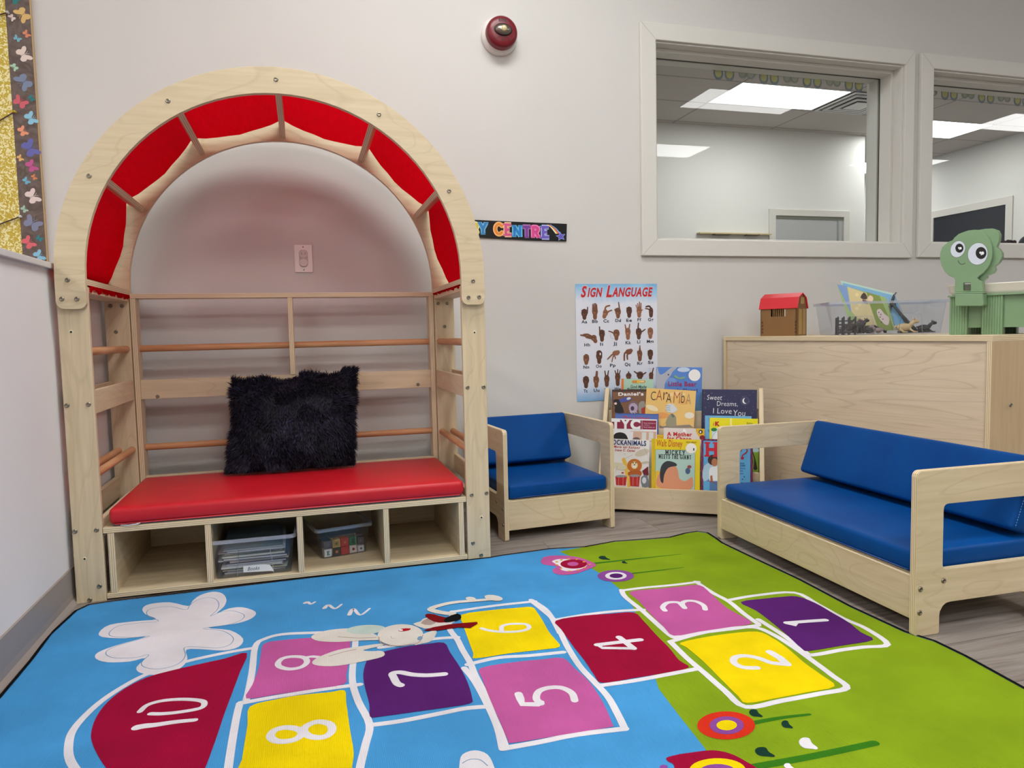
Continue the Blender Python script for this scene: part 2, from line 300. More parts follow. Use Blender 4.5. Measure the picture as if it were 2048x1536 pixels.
def glyphs(txt,bold,shear):
    key=(txt,bold,shear)
    if key in GC: return GC[key]
    cu=bpy.data.curves.new('t','FONT'); cu.body=txt; cu.offset=bold; cu.shear=shear; cu.resolution_u=3; cu.space_character=1.05+bold*2
    o=bpy.data.objects.new('t',cu); col.objects.link(o); dg=bpy.context.evaluated_depsgraph_get(); me=o.evaluated_get(dg).to_mesh()
    vs=[(v.co.x,v.co.y) for v in me.vertices]; fs=[tuple(p.vertices) for p in me.polygons]; o.evaluated_get(dg).to_mesh_clear()
    bpy.data.objects.remove(o); bpy.data.curves.remove(cu)
    x0,x1=min(v[0] for v in vs),max(v[0] for v in vs); y0,y1=min(v[1] for v in vs),max(v[1] for v in vs)
    GC[key]=([((a-x0)/(x1-x0),(b-y0)/(y1-y0)) for a,b in vs],fs); return GC[key]
# slab capitals: width, strokes, serif spots
def arc(cx,cy,rx,ry,a0,a1,n=8): return [(cx+rx*math.cos(R(a0+(a1-a0)*i/n)),cy+ry*math.sin(R(a0+(a1-a0)*i/n))) for i in range(n+1)]
SL={'C':(.8,[arc(.45,.5,.38,.45,40,320)],[(.72,.85)]),'E':(.75,[[(.2,0),(.2,1)],[(.1,.93),(.7,.93)],[(.2,.5),(.55,.5)],[(.1,.07),(.72,.07)]],[(.12,0.04),(.12,.96)]),
 'N':(.95,[[(.2,0),(.2,1)],[(.2,.95),(.78,.05)],[(.78,0),(.78,1)]],[(.2,.04),(.15,.96),(.8,.96)]),'T':(.85,[[(.42,0),(.42,1)],[(.05,.93),(.8,.93)]],[(.42,.04)]),
 'R':(.9,[[(.2,0),(.2,1)],[(.2,.93),(.5,.93),(.68,.84),(.7,.7),(.62,.55),(.4,.5),(.2,.5)],[(.45,.5),(.75,.03)]],[(.2,.04),(.12,.96),(.78,.04)]),
 'Y':(.9,[[(.45,0),(.45,.45)],[(.15,.95),(.45,.45)],[(.76,.95),(.45,.45)]],[(.45,.04),(.15,.96),(.77,.96)]),
 'M':(1.1,[[(.2,0),(.2,1)],[(.22,.95),(.55,.25)],[(.55,.25),(.88,.95)],[(.9,0),(.9,1)]],[(.2,.04),(.9,.04),(.15,.96),(.95,.96)]),
 'I':(.4,[[(.2,0),(.2,1)]],[(.2,.04),(.2,.96)]),'K':(.9,[[(.2,0),(.2,1)],[(.22,.42),(.75,.95)],[(.35,.55),(.78,.05)]],[(.2,.04),(.2,.96),(.78,.04),(.75,.96)]),
 'S':(.75,[[(.65,.78),(.5,.94),(.25,.93),(.12,.76),(.3,.57),(.55,.45),(.66,.24),(.5,.06),(.22,.06),(.1,.22)]],[]),
 'H':(.95,[[(.2,0),(.2,1)],[(.78,0),(.78,1)],[(.2,.5),(.78,.5)]],[(.2,.04),(.78,.04),(.2,.96),(.78,.96)]),
 'G':(.85,[arc(.45,.5,.38,.45,45,340)+[(.8,.45)],[(.5,.45),(.85,.45)]],[]),'A':(.95,[[(.15,0),(.47,1)],[(.8,0),(.47,1)],[(.28,.35),(.68,.35)]],[(.15,.04),(.8,.04)]),
 ' ':(.3,[],[])}
def tag(o,label=None,cat=None,group=None,kind=None):
    for k,v in (('label',label),('category',cat),('group',group),('kind',kind)):
        if v: o[k]=v
    return o
def empty(name,loc,rz=0,label=None,cat=None,group=None):
    o=bpy.data.objects.new(name,None); col.objects.link(o); o.location=loc; o.rotation_euler=(0,0,rz); o.empty_display_size=.05
    return tag(o,label,cat,group)
def rrect(x0,y0,x1,y1,r,n=5):
    "rounded rectangle outline; r one radius or four (bl,br,tr,tl)"
    r=r if hasattr(r,'__len__') else (r,)*4; out=[]
    for (cx,cy,a,q) in ((x0+r[0],y0+r[0],180,r[0]),(x1-r[1],y0+r[1],270,r[1]),(x1-r[2],y1-r[2],0,r[2]),(x0+r[3],y1-r[3],90,r[3])):
        if q<=1e-6: out.append((cx,cy)); continue
        for i in range(n+1): t=R(a+90*i/n); out.append((cx+q*math.cos(t),cy+q*math.sin(t)))
    return out
def screw_maker():
    b=MB(); b.lathe((0,0,0),(0,0,1),[(.0064,0),(.0064,.0014),(.0050,.0028),(.0030,.0028),(.0029,.0008)],'metal',seg=14); b.lathe((0,0,.0006),(0,0,1),[(.0029,0),(.0001,.0002)],'metal_dark',seg=8)
    me=b.build('screw',local=True); d=me.data; bpy.data.objects.remove(me); return d
SCREW=screw_maker()
def screw(parent,p,n,name='screw'):
    "a bolt head at world point p facing n"
    o=bpy.data.objects.new(name,SCREW); col.objects.link(o); o.parent=parent
    Mi=WM(parent).inverted(); q=Mi@Vector(p); nn=(Mi.to_3x3()@Vector(n)).normalized(); o.location=q; o.rotation_euler=nn.to_track_quat('Z','Y').to_euler(); return o
# ------------------------------------------------------------------ the room
XL=-.655
b=MB(); b.box(-4.5,11,-6,9.5,-.1,0,'floor'); tag(b.build('floor',origin=(0,0,0)),kind='structure')
b=MB(); b.box(-4.5,11,-6,WY+.07,CEIL,CEIL+.1,'ceiling_here'); tag(b.build('ceiling',origin=(0,0,0)),kind='structure')
b=MB(); b.box(-4.5,11,WY+.07,9.5,CEIL,CEIL+.1,'ceiling_there'); tag(b.build('ceiling_far_room',origin=(0,0,0)),kind='structure')
W1=(wx(1.668),wx(3.137),wz(1.166),wz(2.106)); W2=(wx(3.327),wx(4.80),wz(1.17),wz(2.10))
WT=.21
b=MB(); b.frame((0,WY,0),(1,0,0),(0,0,1),(0,1,0))
hole=lambda w:[(w[0],w[2]),(w[1],w[2]),(w[1],w[3]),(w[0],w[3])]
b.prism([[(-4.5,0),(11,0),(11,CEIL),(-4.5,CEIL)],hole(W1),hole(W2)],0,WT,'wall'); tag(b.build('wall_back',origin=(0,0,0)),kind='structure')
for n,(a) in dict(wall_right=(10.8,11,-6,WY,0,CEIL),wall_front=(-4.5,11,-6.1,-6,0,CEIL),wall_left=(-4.6,-4.5,-6,WY,0,CEIL)).items():
    b=MB(); b.box(*a,'wall'); tag(b.build(n),kind='structure')
b=MB(); b.box(XL-.11,XL,-3.5,WY,0,.928,'pony'); tag(b.build('wall_half_height'),kind='structure')
b=MB(); b.box(XL-.125,XL+.012,-3.5,WY,.928,.944,'cap'); tag(b.build('trim_1',bevel=.0015),kind='structure')
b=MB(); b.frame((0,-3.5,0),(1,0,0),(0,0,1),(0,1,0)); b.prism([[(XL,0),(XL+.018,0),(XL+.016,.004),(XL+.007,.014),(XL+.005,.03),(XL+.004,.098),(XL,.1)]],0,WY+3.5,'vinyl_base'); tag(b.build('baseboard_left'),kind='structure')
b=MB(); b.frame((XL,0,0),(0,1,0),(0,0,1),(1,0,0)); b.prism([[(WY-.018,0),(WY-.007,.014),(WY-.004,.098),(WY,.1),(WY,0)]],0,11,'vinyl_base'); tag(b.build('baseboard_back'),kind='structure')
# windows through to the next room
GY=WY+.122
def window(name,w,l,r):
    e=empty(name,((w[0]+w[1])/2,WY,w[2])); tag(e,kind='structure')
    b=MB(); b.frame((0,WY,0),(1,0,0),(0,0,1),(0,-1,0)); out=[(w[0]-l,w[2]-.0705),(w[1]+r,w[2]-.0705),(w[1]+r,w[3]+.0705),(w[0]-l,w[3]+.0705)]
    b.prism([out,hole(w)],0,.018,'trim'); o=b.build('window_casing',e,bevel=.003)
    CSG=o
    for sx,sy,cx,cy in ((-1,-1,w[0],w[2]),(1,-1,w[1],w[2]),(1,1,w[1],w[3]),(-1,1,w[0],w[3])):
        b=MB(); d=l if sx<0 else r; b.frame((0,WY-.0181,0),(1,0,0),(0,0,1),(0,-1,0)); b.stroke([(cx,cy),(cx+sx*d,cy+sy*.0705)],.0012,C((150,146,138)),1,smooth=0,cap=False); b.build('mitre_joint',CSG)
    b=MB(); t=.012     # jamb lining with two stops holding the glass
    b.frame((0,WY-.004,0),(1,0,0),(0,0,1),(0,1,0)); inn=lambda k:[(w[0]+k,w[2]+k*.6),(w[1]-k,w[2]+k*.6),(w[1]-k,w[3]-k),(w[0]+k,w[3]-k)]
    b.prism([hole(w),inn(.008)],0,WT+.008,'trim'); b.build('jamb',e,bevel=.001)
    b=MB(); b.frame((0,0,0),(1,0,0),(0,0,1),(0,1,0)); b.prism([inn(.008),inn(.024)],WY+.045,GY-.006,'trim'); b.prism([inn(.008),inn(.024)],GY+.010,WY+.19,'trim'); b.build('glazing_stop',e,bevel=.002)
    b=MB(); b.frame((0,0,0),(1,0,0),(0,0,1),(0,1,0)); b.prism([inn(.020),inn(.0265)],GY-.006,GY-.003,C((70,68,62))); b.build('gasket',e)
    b=MB(); q=inn(.02); b.box(q[0][0],q[1][0],GY-.003,GY+.003,q[0][1],q[2][1],'pane'); b.build('glass_pane',e)
    b=MB(); b.frame((0,WY+WT,0),(1,0,0),(0,0,1),(0,1,0)); b.prism([[(w[0]-.08,w[2]-.08),(w[1]+.08,w[2]-.08),(w[1]+.08,w[3]+.08),(w[0]-.08,w[3]+.08)],hole(w)],0,.018,'trim'); b.build('window_casing',e)
    return e
window('window_1',W1,.072,.057); window('window_2',W2,.075,.07)
# far room behind the glass
b=MB(); b.box(1.0,6.30,7.0,7.15,0,CEIL,'wall_far'); tag(b.build('wall_far'),kind='structure')
b=MB(); b.box(-4.5,1.0,6.9,7.15,0,CEIL,'wall_far'); tag(b.build('wall_far_left'),kind='structure')
b=MB(); b.box(8.05,8.2,WY+WT,9.5,0,CEIL,'wall_far'); tag(b.build('wall_far_side'),kind='structure')
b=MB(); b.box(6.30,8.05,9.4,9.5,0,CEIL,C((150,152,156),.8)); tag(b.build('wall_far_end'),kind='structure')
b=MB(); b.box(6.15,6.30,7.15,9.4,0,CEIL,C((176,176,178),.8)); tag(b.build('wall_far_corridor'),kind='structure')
# an opening with casing in the far wall and a dark window in the side wall
e=empty('window_3',(5.55,7.0,1.2)); tag(e,kind='structure')
b=MB(); b.frame((0,7.0,0),(1,0,0),(0,0,1),(0,-1,0)); b.prism([[(5.015,1.1),(6.085,1.1),(6.085,2.036),(5.015,2.036)],[(5.10,1.19),(6.008,1.19),(6.008,1.963),(5.10,1.963)]],0,.018,'trim'); b.build('window_casing',e,bevel=.003)
b=MB(); b.box(5.10,6.008,6.996,6.999,1.19,1.963,C((176,178,178),.5)); b.box(5.10,6.008,6.990,6.996,1.93,1.963,C((112,114,104),.6)); b.box(5.93,5.95,6.990,6.996,1.19,1.93,C((150,152,152))); b.build('window_recess',e)
e=empty('window_4',(8.05,7.1,1.2)); tag(e,kind='structure')
b=MB(); b.frame((8.05,0,0),(0,1,0),(0,0,1),(-1,0,0)); b.prism([[(6.59,1.3),(7.80,1.3),(7.80,2.20),(6.59,2.20)],[(6.68,1.38),(7.70,1.38),(7.70,2.11),(6.68,2.11)]],0,.018,'trim'); b.build('window_casing',e,bevel=.003)
b=MB(); b.box(8.046,8.049,6.68,7.70,1.38,2.11,C((46,50,56),.15)); b.build('glass_pane',e)
# chair rail like ledge seen low through the first window
b=MB(); b.box(4.115,5.01,6.93,7.0,1.742,1.757,C((206,190,150))); b.box(4.3,4.5,6.93,6.995,1.733,1.742,C((110,96,70))); b.box(4.7,4.86,6.93,6.995,1.733,1.742,C((110,96,70)))
tag(b.build('wall_ledge',bevel=.002),'narrow pale wooden ledge on the far room wall','ledge')
# ceiling lights
def lamp(x0,y0,mat,label,group):
    t=empty('ceiling_light',(x0+.6,y0+.3,CEIL)); tag(t,label,'ceiling light',group)
    b=MB(); b.frame((0,0,CEIL-.004),(1,0,0),(0,1,0),(0,0,-1)); b.prism([[(x0+.01,y0+.01),(x0+1.19,y0+.01),(x0+1.19,y0+.59),(x0+.01,y0+.59)],[(x0+.025,y0+.025),(x0+1.175,y0+.025),(x0+1.175,y0+.575),(x0+.025,y0+.575)]],-.003,.004,C((225,225,225))); b.build('light_frame',t)
    b=MB(); b.box(x0+.025,x0+1.175,y0+.025,y0+.575,CEIL-.006,CEIL-.003,mat); b.build('light_panel',t)
for X in (-3.6,0.0,3.6,7.2):
    for Y in (1.34,-.52,-2.38,-4.24):
        if (X>1 and Y==1.34) or (X>3 and Y<-4): continue
        lamp(X,Y,'lamp_here','flat white ceiling light panel of the playroom, some mirrored in the window glass','playroom ceiling lights')
for X,Y in ((3.81,5.7),(6.21,6.3),(.21,5.1),(6.8,8.1),(2.61,3.7),(5.01,3.9)):
    lamp(X,Y,'lamp_there',{(3.81,5.7):'bright ceiling light panel seen through the left window',(6.21,6.3):'bright ceiling light panel seen through the right window'}.get((X,Y),'ceiling light panel of the far room outside the view'),'far room ceiling lights')
t=empty('air_vent',(5.35,6.0,CEIL)); tag(t,'square ceiling air diffuser beside the light seen through the left window','air vent')
b=MB(); b.frame((5.32,6.0,CEIL-.014),(1,0,0),(0,1,0),(0,0,-1)); sq_=lambda k:[(-k,-k),(k,-k),(k,k),(-k,k)]
for k0,k1,z_ in ((.29,.262,0),(.235,.20,.006),(.165,.13,.014)): b.prism([sq_(k0),sq_(k1)],z_-.010,z_+.002,C((205,205,205)))
b.prism([sq_(.10)],.014,.022,C((225,225,225)))
b.build('vent_louvre',t)
b=MB(); b.box(5.03,5.61,5.71,6.29,CEIL-.008,CEIL-.002,C((58,56,54))); b.build('vent_throat',t)
# paper butterfly borders hanging behind the window heads
def strip(x0,x1,z,n,label):
    b=MB(); b.frame((0,GY+.09,0),(1,0,0),(0,0,1),(0,-1,0)); b.prism([[(x0,z-.014),(x1,z-.014),(x1,z+.03),(x0,z+.03)]],0,.0008,C((206,208,198)))
    for i in range(n):
        c=x0+(i+.5)*(x1-x0)/n
        if i%2==0:
            for s in (-.030,.030): b.ell(c+s,z-.026,.026,.030,C((158,170,186)),5); b.ell(c+s,z-.022,.018,.022,C((226,224,160)),6)
        else:
            for s in (-.022,.022): b.ell(c+s,z-.020,.022,.020,C((186,194,190)),5); b.ell(c+s,z-.014,.016,.016,C((212,214,200)),6)
    tag(b.build('paper_border'),label,'paper border')
strip(wx(2.13),wx(3.10),wz(2.102),7,'butterfly paper border along the top of the left window')
strip(wx(3.36),wx(4.75),wz(2.098),10,'butterfly paper border along the top of the right window')
# dark soft things on the sill of the right window
b=MB()
for i in range(26): b.ball((at(2016,475,1,WY+.16).x+random.uniform(-.035,.035),WY+.165+random.uniform(-.015,.015),wz(1.17)+.012+random.uniform(0,.025)),random.uniform(.010,.016),C((44,30,34),.9),5,7)
tag(b.build('hair_scrunchie'),'dark ruffled fabric scrunchie lying on the right window sill','scrunchie')
b=MB(); b.ball((at(2058,475,1,WY+.165).x,WY+.168,wz(1.17)+.02),(.065,.030,.055),C((34,36,42),.6),12,20); tag(b.build('dark_cap'),'dark rounded cap at the right edge on the right window sill','cap')
# ------------------------------------------------------------------ wall things
def wp(px,py): p=at(px,py,1,WY); return (p.x,p.z)
def wall_frame(b,off=0): b.frame((0,WY-off,0),(1,0,0),(0,0,1),(0,-1,0))
# fire alarm
t=empty('fire_alarm',(.90,WY,2.04),0,'round red fire alarm strobe on a white ring high on the wall','fire alarm')
ac=(wx(.897),wz(2.055)); 
AM=Matrix.Translation((ac[0],WY,ac[1]))@Matrix.Scale(WS,4)@Matrix.Translation((-ac[0],-WY,-ac[1]))
b=MB(); b.M=AM; b.lathe((ac[0],WY,ac[1]),(0,-1,0),[(.083,0),(.083,.014),(.080,.022),(.074,.026),(.070,.034),(.069,.034)],C((226,220,216),.35),seg=48); b.build('backplate',t)
b=MB(); b.M=AM; b.lathe((ac[0],WY-.034,ac[1]),(0,-1,0),[(.0705,0),(.0705,.020),(.068,.030),(.060,.037),(.046,.041),(.001,.041)],C((112,14,28),.35),seg=48); b.build('housing',t)
b=MB(); b.M=AM; b.lathe((ac[0],WY-.074,ac[1]+.004),(0,-1,0),[(.041,0),(.041,.003),(.037,.004)],C((34,14,18),.4),seg=36,sy=.66); b.build('lens_surround',t)
b=MB(); b.M=AM; b.lathe((ac[0],WY-.076,ac[1]+.004),(0,-1,0),[(.036,0),(.035,.006),(.028,.012),(.014,.016),(.001,.017)],'metal',seg=36,sy=.62); b.lathe((ac[0],WY-.085,ac[1]+.004),(0,-1,0),[(.013,0),(.012,.010),(.006,.013),(.0005,.014)],C((214,196,150),.2),seg=18); b.build('strobe_lens',t)
b=MB(); b.M=AM; b.frame((ac[0],WY-.0756,ac[1]),(1,0,0),(0,0,1),(0,-1,0)); K=C((52,6,16))
for i in range(-2,3):
    for j in range(3): b.rect(i*.008-.003,.040+j*.005-abs(i)*.0012,i*.008+.003,.0425+j*.005-abs(i)*.0012,K,2)
tag(b.build('horn_slots',t),kind='stuff'); b=MB(); b.M=AM; b.frame((ac[0],WY-.0756,ac[1]),(1,0,0),(0,0,1),(0,-1,0)); b.stroke([(-.036,-.040),(-.022,-.026),(.022,-.026),(.036,-.040)],.002,K,2,smooth=0); b.text('AR',-.009,-.043,.009,-.033,K,2,.02); b.build('test_panel',t)
# outlet plate
t=empty('wall_outlet',(.02,WY,1.0),0,'white wall outlet plate with a round knob cover, seen inside the arch','outlet')
ox,oz=wp(607,517.5); OM=Matrix.Translation((ox,WY,oz))@Matrix.Scale(WS,4)@Matrix.Translation((-ox,-WY,-oz)); b=MB(); b.M=OM; wall_frame(b); b.prism([rrect(ox-.036,oz-.0575,ox+.036,oz+.0575,.004)],0,.010,C((236,230,226),.35)); PLT=b.build('cover_plate',t,bevel=.0015)
b=MB(); b.M=OM; wall_frame(b,.010); b.prism([rrect(ox-.018,oz-.036,ox+.018,oz+.036,.014)],0,.002,C((196,186,182),.4)); b.prism([arcpts for arcpts in [[(ox+.0165*math.cos(R(a)),oz+.018+.0165*math.sin(R(a))) for a in range(0,360,15)]]],.002,.005,C((206,196,192),.4)); b.prism([[(ox+.0165*math.cos(R(a)),oz-.018+.0165*math.sin(R(a))) for a in range(0,360,15)]],.002,.009,C((216,206,202),.3)); b.build('socket_face',t,bevel=.0008)
b=MB(); b.M=OM; wall_frame(b,.010)
for s in (-.048,.048):
    b2=MB(); b2.M=OM; wall_frame(b2,.010); b2.ell(ox,oz+s,.003,.003,C((130,120,116)),2); b2.build('plate_screw',PLT)
b.rect(ox-.008,oz+.016,ox-.006,oz+.024,C((110,100,96)),26); b.rect(ox+.006,oz+.016,ox+.008,oz+.024,C((110,100,96)),26); b.build('socket_slots',t)
# banner strip
b=MB(); wall_frame(b,.004); top=[(905,438.5),(950,440),(1000,442.5),(1070,445.5),(1133,448)]; bot=[(905,470),(958,475.5),(1010,478.5),(1070,481.5),(1132,483)]
T=[wp(*p) for p in top]; B=[wp(*p) for p in bot]; b.prism([T+B[::-1]],0,.001,C((24,24,27),.28))
s9=lambda x,y:wp(920+x/8.904,430+y/8.904)
def letter(c,x0,y0,x1,y1,fill,line,rot=0):
    a=s9(x0,y1); d=s9(x1,y0); b.slab(c,a[0]-.0012,a[1]-.0012,d[0]+.0012,d[1]+.0012,C(line),6,wd=.40); b.slab(c,a[0],a[1],d[0],d[1],C(fill),7,wd=.24)
letter('R',235,150,318,330,(220,196,40),(240,230,160)); letter('Y',325,140,480,340,(48,130,196),(120,190,225))
letter('C',615,160,745,350,(230,140,50),(250,190,120)); letter('E',775,165,910,365,(214,84,140),(240,190,150)); letter('N',930,195,1090,385,(30,130,200),(110,190,230))
letter('T',1110,205,1255,400,(120,60,150),(170,110,180)); letter('R',1265,210,1410,400,(210,66,140),(240,130,180)); letter('E',1435,210,1580,410,(110,90,190),(170,180,230))
for i,cc in enumerate(((240,240,225),(236,214,90),(226,120,60),(214,70,140),(90,190,220))): b.stroke([s9(1545+i*14,180-i*1),s9(1650+i*22-40,220+i*6),s9(1715+i*18-15,330)],(.002,.0042),C(cc),7+i)
stp=[]
for i in range(10):
    a=R(100+36*i); r=(92 if i%2==0 else 42); stp.append(s9(1785+r*math.cos(a),385-r*math.sin(a)*.95))
b.poly(stp,C((150,180,235)),13); b.poly([((p[0]-s9(1785,385)[0])*.82+s9(1785,385)[0],(p[1]-s9(1785,385)[1])*.82+s9(1785,385)[1]) for p in stp],C((104,86,190)),14)
tag(b.build('letter_banner',auto=1),'black glossy wall banner with colourful letters RY CENTRE and a rainbow star','banner')
# bulletin board at the far left
t=empty('bulletin_board',(-1.2,WY,.8),0,'yellow bulletin board with a brown butterfly border behind the half wall','bulletin board')
b=MB(); b.box(-1.9,wx(-.942),WY-.012,WY,.80,2.2,C((188,158,112))); b.build('board_frame',t,bevel=.002)
m,nt,bs=newmat('yellow_paper'); tc=nd(nt,'ShaderNodeTexCoord'); vo=nd(nt,'ShaderNodeTexNoise'); vo.inputs['Scale'].default_value=95; vo.inputs['Detail'].default_value=1.5; vo.inputs['Distortion'].default_value=1.2
lk(nt,tc.outputs['Object'],vo.inputs[0]); rp=ramp(nt,[(.50,(196,168,52)),(.56,(236,226,170))]); lk(nt,vo.outputs[0],rp.inputs[0]); lk(nt,rp.outputs[0],bs.inputs['Base Color']); bs.inputs['Roughness'].default_value=.6
b=MB(); wall_frame(b,.012); b.rect(-1.9,.80,wx(-.95),2.2,'yellow_paper',1); b.build('backing_paper',t)
noisy('border_brown',(86,70,64),(112,96,90),scale=(1,1,1),ns=26,rough=.5,detail=5,dist=1.5)
b=MB(); wall_frame(b,.0126); b.rect(wx(-1.026),.80,wx(-.946),2.2,'border_brown',1)
WING=[(0,0),(.10,.18),(.30,.42),(.52,.46),(.56,.26),(.42,.06),(.50,-.10),(.44,-.34),(.24,-.40),(.08,-.22)]
def butterfly(cx,cy,s,rot,c,k=4):
    q=R(rot); f=lambda x,y:(cx+(x*math.cos(q)-y*math.sin(q))*s,cy+(x*math.sin(q)+y*math.cos(q))*s)
    for sg in (1,-1): b.poly([f(sg*x,y) for x,y in WING],C(c),k,smooth=3)
    b.stroke([f(0,-.2),f(0,.2)],.06*s,C(tuple(int(v*.85) for v in c)),k+1,smooth=0)
    for sg in (1,-1): b.stroke([f(0,.2),f(sg*.12,.42)],.025*s,C(c),k,smooth=0,cap=False)
g1=lambda x,y:wp(x/5.12,y/5.12); g2=lambda x,y:wp(x/5.12,260+y/5.12)
for g,x,y,s,c in ((g1,150,5,110,(30,120,120)),(g1,250,165,135,(216,178,110)),(g1,140,195,62,(226,206,200)),(g1,285,365,68,(214,134,100)),(g1,192,412,64,(120,176,196)),(g1,255,575,135,(226,206,196)),(g1,165,700,68,(170,206,178)),(g1,262,850,150,(120,132,160)),
    (g1,222,1060,120,(206,90,104)),(g1,335,1020,60,(24,120,124)),(g1,328,1225,118,(140,196,220)),(g1,245,1355,92,(232,150,116)),(g2,322,200,160,(98,98,170)),(g2,220,298,60,(230,180,110)),(g2,335,380,112,(190,80,140)),(g2,282,530,66,(110,176,200)),(g2,362,492,54,(214,130,80)),
    (g2,345,690,136,(228,208,204)),(g2,262,820,64,(166,196,178)),(g2,345,965,152,(128,132,160)),(g2,305,1160,120,(220,100,110)),(g2,418,1118,58,(24,130,140)),(g2,412,1295,108,(136,192,220))):
    p=g(x,y); q=wp(200,300); butterfly(p[0],p[1],s/5.12*.00180*WS,random.choice((-55,-35,125,-62)),c)
b.build('paper_border',t)
for (x0,y0,x1,y1,pc) in ((-300,120,20,30,(200,190,190)),(-300,420,34,227,(190,160,40)),(-300,560,45,435,(220,220,215))):
    p0,p1=wp(x0,y0),wp(x1,y1); b=MB(); b.tube([(p0[0],WY-.018,p0[1]),((p0[0]+p1[0])/2,WY-.019,(p0[1]+p1[1])/2-.002),(p1[0],WY-.020,p1[1])],.0022,C((76,52,44),.9)); b.build('string',t)
    b=MB(); b.lathe((p1[0],WY-.0126,p1[1]),(0,-1,0),[(.004,0),(.002,.004),(.003,.009),(.005,.011),(.001,.012)],C(pc,.3),seg=12); b.build('push_pin',t)
# sign language poster
b=MB(); wall_frame(b,.002); A0=wp(1150.2,568.1); pw=.427*WS; ph=.560*WS; X0=A0[0]; Z1=A0[1]
m,nt,bs=newmat('poster_paper'); tc=nd(nt,'ShaderNodeTexCoord'); sp=nd(nt,'ShaderNodeSeparateXYZ'); lk(nt,tc.outputs['Object'],sp.inputs[0]); no=nd(nt,'ShaderNodeTexNoise'); no.inputs['Scale'].default_value=6; lk(nt,tc.outputs['Object'],no.inputs[0])
ma=nd(nt,'ShaderNodeMath',operation='MULTIPLY_ADD'); ma.inputs[1].default_value=.10; lk(nt,no.outputs[0],ma.inputs[0]); lk(nt,sp.outputs[2],ma.inputs[2]); dv=nd(nt,'ShaderNodeMath',operation='DIVIDE'); dv.inputs[1].default_value=.66; lk(nt,ma.outputs[0],dv.inputs[0])
rp=ramp(nt,[(.05,(96,160,214)),(.16,(206,216,234)),(.3,(224,226,236)),(.72,(226,228,238)),(.81,(150,200,236)),(.92,(30,120,196))]); lk(nt,dv.outputs[0],rp.inputs[0]); lk(nt,rp.outputs[0],bs.inputs['Base Color']); bs.inputs['Roughness'].default_value=.25
b.prism([[(X0,Z1-ph),(X0+pw,Z1-ph),(X0+pw,Z1),(X0,Z1)]],0,.0006,'poster_paper')
def pp(x,y): return (X0+(x-60)/960*pw,Z1-(y-107)/1372*ph*.985)
u=pw/960
def ptext(t,x0,y0,x1,y1,c,k=6,bold=.02,shear=0): a=pp(x0,y1); d=pp(x1,y0); b.text(t,a[0],a[1],d[0],d[1],C(c),k,bold,shear)
for k,cc,g in ((5,(236,200,205),7),(7,(196,26,40),0)):
    for t_,x0,y0,x1,y1 in (('S',120,130,190,265),('IGN',196,150,372,262),('L',412,124,480,265),('ANGUAGE',480,148,968,262)): ptext(t_,x0-g,y0-g,x1+g,y1+g,cc,k,.035,.28)
for i in range(12): x=140+i*70; b.stroke([pp(x,282),pp(x+14,300),pp(x+4,312)],3.2*u,C((170,196,222)),5,smooth=0)
SK=[(104,64,46),(128,82,58),(150,100,74),(92,56,42)]
def hand(cx,bot,cy,rw,rh,fing,ci=0,tilt=0):
    c=SK[ci%4]; dk=tuple(int(v*.66) for v in c); hi=tuple(min(255,int(v*1.25)) for v in c)
    b.stroke([pp(cx-tilt,bot-14),pp(cx,cy)],(30*u*1.5,52*u),C(c),4,smooth=0); x,y=pp(cx,cy); b.ell(x,y,rw*u,rh*u,C(c),5)
    for f in fing:
        P=[pp(cx+p[0],cy+p[1]) for p in f[1:]]; b.stroke(P,(f[0]*u*1.12,f[0]*u*.8),C(c),6,smooth=3 if len(P)>2 else 0)
        b.stroke([(p[0]+u*5,p[1]) for p in P],2.2*u,C(dk),7,smooth=3 if len(P)>2 else 0)
    if rh>30: b.stroke([pp(cx-rw*.5,cy-rh*.25),pp(cx+rw*.1,cy-rh*.05),pp(cx+rw*.5,cy-rh*.3)],5*u,C(dk),7); b.ell(*pp(cx-rw*.2,cy+rh*.35),rw*.28*u,rh*.25*u,C(hi),7)
F=16
fist=[(F,(-24,-10),(-26,-34)),(F,(-8,-12),(-9,-42)),(F,(8,-12),(8,-42)),(F,(22,-10),(24,-34))]
hand(158,520,450,36,46,fist+[(F,(32,0),(38,-68))],3); hand(280,520,430,34,46,[(F,(-24,-20),(-24,-82)),(F,(-8,-25),(-8,-90)),(F,(8,-25),(8,-92)),(F,(22,-20),(20,-78)),(F,(-10,10),(16,-8))],1); hand(402,510,450,30,38,[(20,(-5,-25),(5,-70),(50,-85)),(18,(20,0),(45,-20),(74,-28))],2,14)
hand(550,510,440,34,44,fist[:3]+[(F,(18,-20),(8,-112)),(14,(-20,0),(-38,-25),(-10,-40))],1); hand(682,505,430,34,46,fist,3); hand(802,505,430,32,42,[(13,(-20,-20),(-38,-68)),(14,(-8,-25),(-18,-86)),(14,(6,-25),(4,-104)),(14,(20,-20),(22,-90)),(13,(22,0),(40,-8))],2); hand(945,505,440,26,44,[(20,(0,-30),(-20,-62),(-60,-56)),(14,(-5,-10),(-40,-30),(-68,-34))],3)
hand(262,800,745,34,32,[(20,(-20,-12),(-70,-42),(-120,-40)),(20,(-15,0),(-70,-18),(-150,-36)),(18,(-10,6),(-50,2),(-90,-8))],1,-20); hand(358,785,700,34,46,fist[1:]+[(F,(-24,-15),(-28,-84))],3); hand(528,775,700,38,44,fist+[(14,(-25,0),(-60,-20),(-90,-30))],1); b.stroke([pp(458,700),pp(462,750),pp(495,762)],3*u,C((130,140,160)),5)
